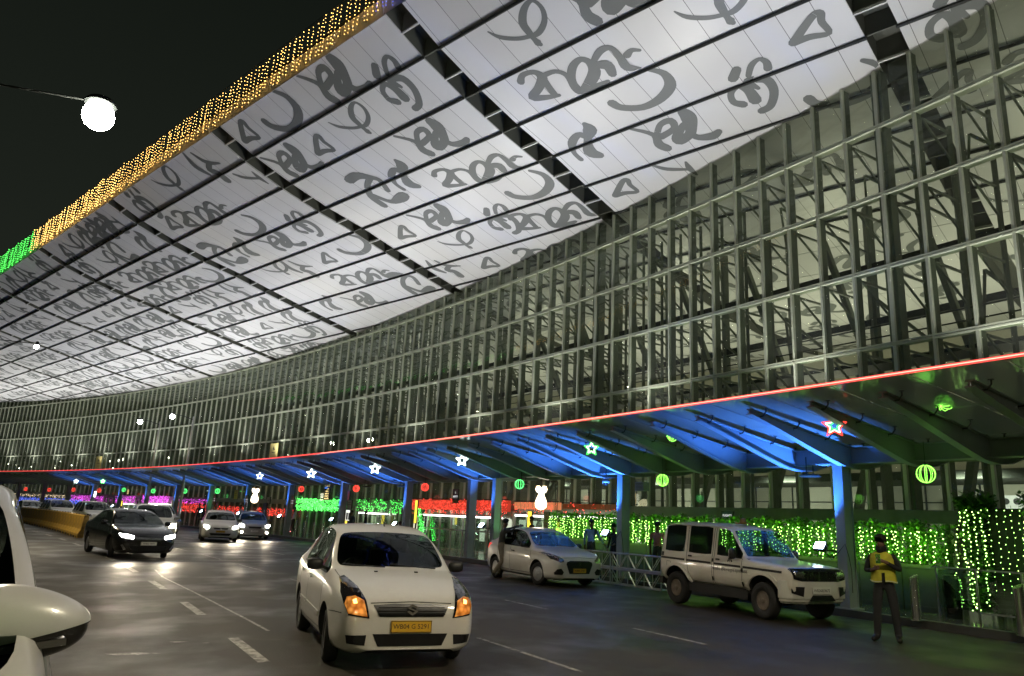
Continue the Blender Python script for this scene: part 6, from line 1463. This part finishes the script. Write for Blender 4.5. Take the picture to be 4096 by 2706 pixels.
banner(42.0, 4.95, 6.62, 1.35, 'yellow banner with a dark bird mark, right one of two'); banner(50.8, 4.7, 6.5, 1.4, 'yellow banner with a dark bird mark, left and farther one of two')
# dome cameras, loudspeaker and ceiling fans under the canopy
def dome(th, off, z, lb):
    o = empty('dome_camera', pol(th, off, z), 0, lb, 'camera', 'black dome cameras under the canopy')
    mb = MB(); mb.lathe([(.02, .5), (.02, .12), (.11, .10), (.12, .0), (.10, -.02)], 14); mb.build('housing', 'beam_paint', o, smooth=True); mb = MB(); mb.lathe([(.085, -.02), (.07, -.07), (.02, -.10)], 14); mb.build('dome', 'black_gloss', o, smooth=True)
dome(32.72, 3.9, 2.98, 'grey dome camera beside the top of the second blue column')
dome(38.1, 3.9, 2.95, 'grey dome camera left of the pink board'); 
def fan(th, off, lb):
    P = pol(th, off, 3.02); o = empty('hanging_fixture', P, 0, lb, 'fixture', 'black fixtures hanging from the canopy beams')
    mb = MB(); mb.tube([(-.08, 0, .45), (-.08, 0, .03)], .012, 5); mb.tube([(.08, 0, .45), (.08, 0, .03)], .012, 5); mb.lathe([(.05, .06), (.2, .04), (.26, .0), (.2, -.02)], 16); mb.build('body', 'black_plastic', o)
for th, lb in ((31.02, 'black fixture above the jeep roof'), (29.62, 'black fixture near the right edge of the picture'), (36.2, 'black fixture above the red light band, right one'), (37.1, 'black fixture above the red light band, left one'), (38.15, 'black fixture beside the red lantern'), (33.9, 'black fixture directly above the bell light')): fan(th, 3.6, lb)
o = empty('loudspeaker', pol(32.38, 3.7, 2.85), R(32.4), 'pale box loudspeaker right of the second blue column', 'loudspeaker'); mb = MB(); mb.box((0, 0, 0), (.24, .36, .26)); mb.build('cabinet', 'beam_paint', o); mb = MB()
for z in (-.08, -.04, 0, .04, .08): mb.box((-.123, 0, z), (.006, .3, .012))
mb.build('grille', 'black_plastic', o)
# ventilation nozzles in the hall wall and lit wall strips
mat('nozzle_dark', (.01, .01, .01), .5)
o = empty('air_nozzle_panel', pol(31.55, -7.4, 2.85), R(31.5), 'white panel with round black air nozzles behind the glass', 'vent', 'white panels with round air nozzles')
mb = MB(); mb.box((0, 0, 0), (.06, .95, .72)); mb.build('panel', 'white_paint', o)
mb = MB()
for y in (-.32, 0, .32):
    for z in (-.17, .17): mb.lathe([(.10, -.02), (.10, .02)], 14, Matrix.Translation((-.04, y, z))@Matrix.Rotation(math.pi/2, 4, 'Y'))
mb.build('nozzles', 'nozzle_dark', o)
o2 = copy_tree(o); o2.location = pol(31.15, -7.4, 2.85); o2['label'] = 'second white nozzle panel, to the right behind the glass'
# ------------------------------------------------------------------ yellow plastic barriers along the road
mat('barrier_yellow', (0.44, 0.27, 0.05), 0.45, var=.45, vscale=5)
def barrier_mesh():
    mb = MB(); prof2 = [(-.24, 0), (-.24, .16), (-.13, .34), (-.10, .86), (-.07, .90), (.07, .90), (.10, .86), (.13, .34), (.24, .16), (.24, 0)]
    L_ = 1.05
    ys = [-L_/2, -L_/2+.04, -.30, -.26, 0.26, .30, L_/2-.04, L_/2]; sc = [.93, 1, 1, .93, .93, 1, 1, .93]
    rings = [[(x*s, y, z) for x, z in prof2] for y, s in zip(ys, sc)]
    n_ = len(prof2); vs = [p for r in rings for p in r]; fs = []
    for i in range(len(ys)-1):
        for k in range(n_): fs.append((i*n_+k, i*n_+(k+1) % n_, (i+1)*n_+(k+1) % n_, (i+1)*n_+k))
    fs.append(tuple(range(n_))); fs.append(tuple(range((len(ys)-1)*n_, len(ys)*n_))[::-1]); mb.add(vs, fs)
    for v in mb.v: v.z *= 1.12; v.x *= 1.1
    return mb
bar0 = None
nB = 23
for i in range(nB):
    th = 38.15+.2465*i; off = 15.55-.045*i
    if bar0 is None:
        bar0 = barrier_mesh().build('barrier_block', 'barrier_yellow', None)
        root = empty('road_barrier'); bar0.parent = root
        mb = MB()
        for y in (-.3, .3): mb.box((-.268, y, .05), (.02, .2, .08)); mb.box((.268, y, .05), (.02, .2, .08))
        mb.lathe([(.04, .99), (.04, 1.04)], 10); mb.build('foot_slots', 'black_plastic', root)
        o = root
    else: o = copy_tree(root)
    o.location = pol(th, off); o.rotation_euler = (0, 0, R(th)+random.uniform(-.05, .05))
    lb = 'yellow plastic barrier block, %s in the row counted from the black saloon' % ordinal(i+1)
    if i == 0: lb = 'yellow plastic barrier block nearest the black saloon, first of the row'
    if i == 1: lb = 'yellow plastic barrier block second from the black saloon'
    if i == nB-1: lb = 'yellow plastic barrier block at the far left end of the row'
    tag(o, lb, 'barrier', 'yellow barrier blocks in a row')

# ================================================================== PEOPLE
mat('skin', (0.13, 0.07, 0.045), 0.6); mat('skin_pale', (0.20, 0.12, 0.08), 0.6); mat('hair_black', (0.008, 0.007, 0.006), 0.7)
for nm, c_ in (('cloth_black', (0.010, 0.011, 0.012)), ('cloth_navy', (0.02, 0.03, 0.05)), ('cloth_blue', (0.22, 0.34, 0.52)), ('cloth_pink', (0.40, 0.16, 0.15)), ('cloth_khaki', (0.17, 0.15, 0.11)), ('cloth_white', (0.55, 0.55, 0.52)), ('vest_yellow', (0.42, 0.40, 0.03)), ('cloth_dark', (0.025, 0.028, 0.025)), ('cloth_red', (.3, .03, .03)), ('cloth_mask', (.03, .05, .035))):
    mat(nm, c_, 0.85, var=.25, vscale=8, bump=.4, bscale=18)
mat('shoe', (0.008, 0.007, 0.006), 0.35); mat('reflective', (0.6, 0.62, 0.5), 0.3)
def human(P, rz, label, top, bottom, pose, scale=1.0, sleeves='long', skin='skin', hair=True, group=None, hands=True, extra=None):
    """pose: dict of joint -> (x, y, z); person faces +x locally, +y is their left; metres for a 1.70 m person."""
    J = dict(pelvis=(0, 0, .93), waist=(0, 0, 1.08), chest=(.01, 0, 1.28), neck=(.0, 0, 1.44), head0=(.02, 0, 1.52), head1=(.03, 0, 1.63),
             lsh=(0, .17, 1.39), lel=(-.02, .23, 1.12), lwr=(.06, .25, .88), lha=(.08, .25, .80),
             rsh=(0, -.17, 1.39), rel=(-.02, -.23, 1.12), rwr=(.06, -.25, .88), rha=(.08, -.25, .80),
             lhip=(0, .09, .90), lkn=(.02, .10, .48), lan=(-.01, .11, .09), lto=(.13, .13, .035),
             rhip=(0, -.09, .90), rkn=(.02, -.10, .48), ran=(-.01, -.11, .09), rto=(.13, -.13, .035))
    J.update(pose)
    rad = dict(pelvis=(.15, .115), waist=(.14, .105), chest=(.165, .115), neck=(.055, .058), head0=(.066, .07), head1=(.082, .09),
               lsh=.066, lel=.046, lwr=.032, lha=.03, rsh=.066, rel=.046, rwr=.032, rha=.03,
               lhip=.10, lkn=.072, lan=.06, lto=.045, rhip=.10, rkn=.072, ran=.06, rto=.045)
    o = empty('person', P, rz, label, 'person', group); o.scale = (scale,)*3
    names = list(J); idx = {n_: i for i, n_ in enumerate(names)}
    E = [('pelvis', 'waist'), ('waist', 'chest'), ('chest', 'neck'), ('neck', 'head0'), ('head0', 'head1'), ('chest', 'lsh'), ('lsh', 'lel'), ('lel', 'lwr'), ('lwr', 'lha'), ('chest', 'rsh'), ('rsh', 'rel'), ('rel', 'rwr'), ('rwr', 'rha'),
         ('pelvis', 'lhip'), ('lhip', 'lkn'), ('lkn', 'lan'), ('lan', 'lto'), ('pelvis', 'rhip'), ('rhip', 'rkn'), ('rkn', 'ran'), ('ran', 'rto')]
    verts = [Vector(J[n_]) for n_ in names]; edges = [(idx[a], idx[b_]) for a, b_ in E]
    rads = [rad[n_] if isinstance(rad[n_], tuple) else (rad[n_],)*2 for n_ in names]
    if hands:       # four fingers and a thumb per hand, rooted in the palm
        for sd in ('l', 'r'):
            w_, h_ = Vector(J[sd+'wr']), Vector(J[sd+'ha']); d = (h_-w_).normalized(); s_ = d.cross(Vector((1, 0, .2))).normalized(); cu = s_.cross(d)*(1 if sd == 'l' else -1)
            for q, (off_, ln) in enumerate(((-.025, .065), (-.009, .075), (.008, .07), (.023, .055))):
                b0 = h_+s_*off_+d*.012; i0 = len(verts); verts.append(b0); rads.append((.010, .010)); edges.append((idx[sd+'ha'], i0))
                verts.append(b0+d*ln*.55+cu*.008); rads.append((.009, .009)); edges.append((i0, i0+1)); verts.append(b0+d*ln+cu*.03); rads.append((.008, .008)); edges.append((i0+1, i0+2))
            b0 = h_-s_*.03-d*.01; i0 = len(verts); verts.append(b0); rads.append((.011, .011)); edges.append((idx[sd+'ha'], i0)); verts.append(b0-s_*.02+d*.035+cu*.01); rads.append((.009, .009)); edges.append((i0, i0+1))
    me = bpy.data.meshes.new('sk'); me.from_pydata([tuple(v) for v in verts], edges, [])
    ob = bpy.data.objects.new('sk', me); COL.objects.link(ob)
    sk = ob.modifiers.new('skin', 'SKIN'); sk.use_smooth_shade = True; sk.branch_smoothing = .6
    ss = ob.modifiers.new('ss', 'SUBSURF'); ss.levels = 2; ss.render_levels = 2
    for i, r_ in enumerate(rads): me.skin_vertices[0].data[i].radius = r_; me.skin_vertices[0].data[i].use_root = (i == idx['pelvis'])
    dg = bpy.context.evaluated_depsgraph_get(); dg.update(); m2 = bpy.data.meshes.new_from_object(ob.evaluated_get(dg)); bpy.data.objects.remove(ob)
    m2.materials.clear()
    for k in (top, bottom, skin, 'shoe'): m2.materials.append(MATS[k])
    def seg(p, a, b_):
        a, b_ = Vector(J[a]), Vector(J[b_]); ab = b_-a; t = max(0, min(1, (p-a).dot(ab)/max(ab.length_squared, 1e-9))); return (p-a-ab*t).length, t
    belt = J['waist'][2]-.06
    for p in m2.polygons:
        c_ = p.center; best = min(((seg(c_, a, b_)[0]-.5*(rads[idx[a]][0]), a, b_) for a, b_ in E), key=lambda t: t[0]); a, b_ = best[1], best[2]; t = seg(c_, a, b_)[1]
        if b_[1:] == 'to' or (b_[1:] == 'an' and t > .9): mi = 3
        elif b_[1:] in ('kn', 'an', 'hip'): mi = 1
        elif a == 'pelvis' and b_ == 'waist': mi = 1 if t < .5 else 0
        elif b_ in ('head0', 'head1') or (b_ == 'neck' and t > .75): mi = 2
        elif b_[1:] == 'ha' or (b_[1:] == 'wr' and (sleeves == 'short' or t > .92)): mi = 2
        elif b_[1:] == 'el' and sleeves == 'short' and t > .6: mi = 2
        else: mi = 0
        p.material_index = mi
    # shape a face: brow, nose, chin pushed out on the +x side of the head
    hc = (Vector(J['head0'])+Vector(J['head1']))/2+Vector((0, 0, .02)); yaw = pose.get('yaw', 0.0) if isinstance(pose.get('yaw', 0.0), float) else 0.0
    for v in m2.vertices:
        d = v.co-hc
        if v.co.z > J['neck'][2]+.03 and d.length < .16:
            q = Matrix.Rotation(-HY, 3, 'Z')@d if (HY := head_yaw.get(label, 0.0)) is not None else d
            if q.x > .03: 
                nose = math.exp(-((q.y/.018)**2+((q.z+.005)/.028)**2))*.024; chin = math.exp(-((q.y/.03)**2+((q.z+.085)/.02)**2))*.012; eye = -math.exp(-(((abs(q.y)-.03)/.014)**2+((q.z-.022)/.014)**2))*.010; lip = math.exp(-((q.y/.022)**2+((q.z+.048)/.010)**2))*.006
                v.co += Matrix.Rotation(HY, 3, 'Z')@Vector((nose+chin+eye+lip, 0, 0))
    body = bpy.data.objects.new('body', m2); COL.objects.link(body); body.parent = o
    if hair:
        mb = MB(); H = Vector(J['head1'])+Vector((-.012, 0, .005)); hy = head_yaw.get(label, 0.0)
        prof3 = [(.001, .118), (.045, .108), (.075, .085), (.094, .05), (.098, .015), (.090, -.02)]
        mb.lathe(prof3[::-1], 18, Matrix.Translation(H)@Matrix.Rotation(hy, 4, 'Z')@Matrix.Diagonal((1.05, .95, 1, 1)))
        for v in mb.v:
            q = Matrix.Rotation(-hy, 3, 'Z')@(v-H)
            if q.x > .055 and q.z < .05: v.z = H.z+.055
            r_ = random.uniform(.97, 1.03); v.x = H.x+(v.x-H.x)*r_; v.y = H.y+(v.y-H.y)*r_
        mb.build('hair', 'hair_black', o, smooth=True)
        mb = MB(); f = Matrix.Rotation(hy, 3, 'Z')
        for sy in (1, -1): mb.ico(hc+f@Vector((.075, .03*sy, .022)), .009, sz=.7); mb.lathe([(.006, -.012), (.016, 0), (.008, .012)], 8, Matrix.Translation(hc+f@Vector((-.005, .084*sy, .0)))@Matrix.Rotation(math.pi/2, 4, 'X'), 1)
        mb.build('eyes_and_ears', ['black_gloss', skin], o)
    return o, J
head_yaw = {}
# the steward in the yellow vest: stands at the kerb, arms raised in front of the chest
lb = 'person in a yellow vest and dark trousers standing on the road beside the kerb'
head_yaw[lb] = -.35
fwd = math.atan2(-6.5, -9.0)
G, J = human((6.47, 13.0, 0), R(-128), lb, 'cloth_black', 'cloth_black', dict(
    lel=(.02, .27, 1.15), lwr=(.24, .10, 1.28), lha=(.29, .03, 1.31), rel=(.0, -.27, 1.12), rwr=(.22, -.12, 1.14), rha=(.29, -.06, 1.17),
    lan=(-.05, .16, .08), lkn=(.0, .14, .48), lto=(.10, .20, .035), ran=(.02, -.15, .08), rkn=(.03, -.13, .48), rto=(.17, -.20, .035), head1=(.06, 0, 1.62), head0=(.04, 0, 1.52)), scale=1.0)
mb = MB(); rings = []
for z, rx, ry, x0 in ((.95, .155, .205, 0), (1.0, .150, .20, 0), (1.10, .142, .19, 0), (1.22, .145, .195, .005), (1.32, .14, .20, .008), (1.39, .11, .175, .005), (1.44, .075, .10, 0)):
    rings.append([(x0+rx*math.cos(a)*(1+.03*math.sin(5*a+z*9)), ry*math.sin(a), z+.012*math.sin(3*a)) for a in [2*math.pi*k/24 for k in range(24)]])
vs = [p for r in rings for p in r]; fs = [(i*24+k, i*24+(k+1) % 24, (i+1)*24+(k+1) % 24, (i+1)*24+k) for i in range(len(rings)-1) for k in range(24) if not (k in (0,) and i < 2)]
mb.add(vs, fs); mb.build('safety_vest', 'vest_yellow', G, smooth=True)
mb = MB()
for z in (.965,):
    for k in range(24):
        if k == 0: continue
        a, b_ = 2*math.pi*k/24, 2*math.pi*(k+1)/24; mb.bar((.158*math.cos(a), .208*math.sin(a), z+.012*math.sin(3*a)), (.158*math.cos(b_), .208*math.sin(b_), z+.012*math.sin(3*b_)), .012, .012)
mb.build('vest_hem', 'reflective', G)
mb = MB(); mb.lathe([(.062, 1.42), (.085, 1.47), (.09, 1.52), (.075, 1.555)], 18, Matrix.Translation((.025, 0, 0))); mb.build('scarf', 'cloth_black', G, smooth=True)
mb = MB(); mb.box((.33, .0, 1.33), (.012, .075, .15), 0, rz=.2); mb.build('phone_case', 'black_gloss', G)
# the man leaning on the roof of the compact saloon
lb = 'person in dark jacket and khaki trousers leaning on the roof of the compact saloon'
head_yaw[lb] = .1
rzl = math.atan2(-.55, .83)
human((-.02, 22.85, 0), R(15), lb, 'cloth_dark', 'cloth_khaki', dict(
    chest=(.05, 0, 1.27), neck=(.06, 0, 1.43), head0=(.09, 0, 1.51), head1=(.12, 0, 1.61), lsh=(.05, .17, 1.38), lel=(.30, .22, 1.42), lwr=(.54, .16, 1.52), lha=(.62, .12, 1.53),
    rsh=(.05, -.17, 1.38), rel=(.24, -.22, 1.36), rwr=(.46, -.14, 1.50), rha=(.54, -.08, 1.53), pelvis=(-.03, 0, .93), lkn=(.10, .10, .50), lan=(-.04, .10, .09), lto=(.10, .12, .035), rkn=(.02, -.09, .49), ran=(-.24, -.08, .12), rto=(-.12, -.10, .035)))
# the man in pale blue seen from behind
lb = 'person in a pale blue shirt between the compact saloon and the second column'
human(pol(33.05, 3.3, .14), R(62), lb, 'cloth_blue', 'cloth_dark', dict(rel=(.02, -.30, 1.14), rwr=(.10, -.42, .95), rha=(.12, -.48, .90), lwr=(.05, .24, .88)), scale=.98)
lb = 'person in a dull pink shirt standing just right of the second blue column'
human(pol(32.42, 2.9, .14), R(60), lb, 'cloth_pink', 'cloth_dark', dict(), scale=.98, sleeves='short')
lb = 'person in black crouching at the floodlight left of the second column'
human(pol(32.78, 3.3, .14), R(-140), lb, 'cloth_black', 'cloth_black', dict(lel=(.12, .28, 1.2), lwr=(.30, .28, 1.05), lha=(.36, .27, 1.02)), scale=.92)
lb = 'person in white with a dark rucksack walking near the doorway behind the compact saloon'
human(pol(33.75, 2.4, .14), R(-60), lb, 'cloth_white', 'cloth_dark', dict(), scale=.97)
lb = 'person with dark hair between the leaning man and the lit doorway'
human(pol(34.2, 2.2, .14), R(200), lb, 'cloth_dark', 'cloth_dark', dict(), scale=1.0)
lb = 'person in white shirt and dark trousers walking past the bollards left of the foreground taxi'
human(pol(39.5, 3.0, .14), R(-160), lb, 'cloth_white', 'cloth_dark', dict(lkn=(.12, .1, .5), lan=(.10, .1, .1), lto=(.22, .1, .05), rkn=(-.02, -.1, .48), ran=(-.22, -.1, .12), rto=(-.10, -.1, .04), lwr=(.22, .22, .95), lha=(.27, .2, .90)))
lb = 'person in a white top and dark scarf standing behind the grey hatchback'
human(pol(41.25, 3.5, .14), R(-130), lb, 'cloth_white', 'cloth_dark', dict())
lb = 'person in dark clothes pushing luggage, left of the silver saloon'
human(pol(42.9, 3.4, .14), R(-150), lb, 'cloth_dark', 'cloth_dark', dict(lel=(.10, .24, 1.15), lwr=(.32, .18, 1.05), lha=(.38, .16, 1.04), rel=(.10, -.24, 1.15), rwr=(.32, -.18, 1.05), rha=(.38, -.16, 1.04)))
for i, (th, off, c_, lb) in enumerate(((37.95, 1.6, 'cloth_dark', 'person with dark hair waiting under the green lit doorway, right one'), (38.35, 1.6, 'cloth_navy', 'person with dark hair waiting under the green lit doorway, left one'), (43.6, 2.6, 'cloth_dark', 'person in dark clothes standing under the canopy left of the green lit column'), (46.9, 2.4, 'cloth_dark', 'person in dark clothes in front of the magenta lit doorway'), (48.9, 3.0, 'cloth_white', 'person in white under the far canopy beside the parked cars'))):
    human(pol(th, off, .14), R(200+40*i), lb, c_, 'cloth_dark', dict(), scale=.97)
# seated pair with a bag beside the steel post
lb = 'person in a pale top sitting on luggage by the doorway beyond the taxi'
human(pol(36.55, 2.7, -.30), R(-120), lb, 'cloth_white', 'cloth_dark', dict(lkn=(.42, .12, .92), lan=(.44, .12, .53), lto=(.56, .12, .48), rkn=(.42, -.12, .92), ran=(.44, -.12, .53), rto=(.56, -.12, .48), lel=(.12, .24, 1.12), lwr=(.32, .12, 1.02), lha=(.38, .08, 1.0), rel=(.12, -.24, 1.12), rwr=(.32, -.12, 1.02), rha=(.38, -.08, 1.0)), scale=.97)
o = empty('suitcase', pol(36.55, 2.68, .14), R(-120), 'dark suitcase under the seated person by the doorway', 'suitcase'); mb = MB(); mb.box((-.05, 0, .19), (.34, .5, .36)); mb.build('shell', 'cloth_navy', o); mb = MB(); mb.bar((-.2, -.1, .38), (-.2, .1, .38), .02, .02); mb.build('handle', 'black_plastic', o)
o = empty('steel_post', pol(36.35, 3.4, .14), 0, 'short steel post right of the seated person', 'post'); mb = MB(); mb.lathe([(.06, 0), (.06, .9), (.02, .92)], 12); mb.build('shaft', 'steel', o)
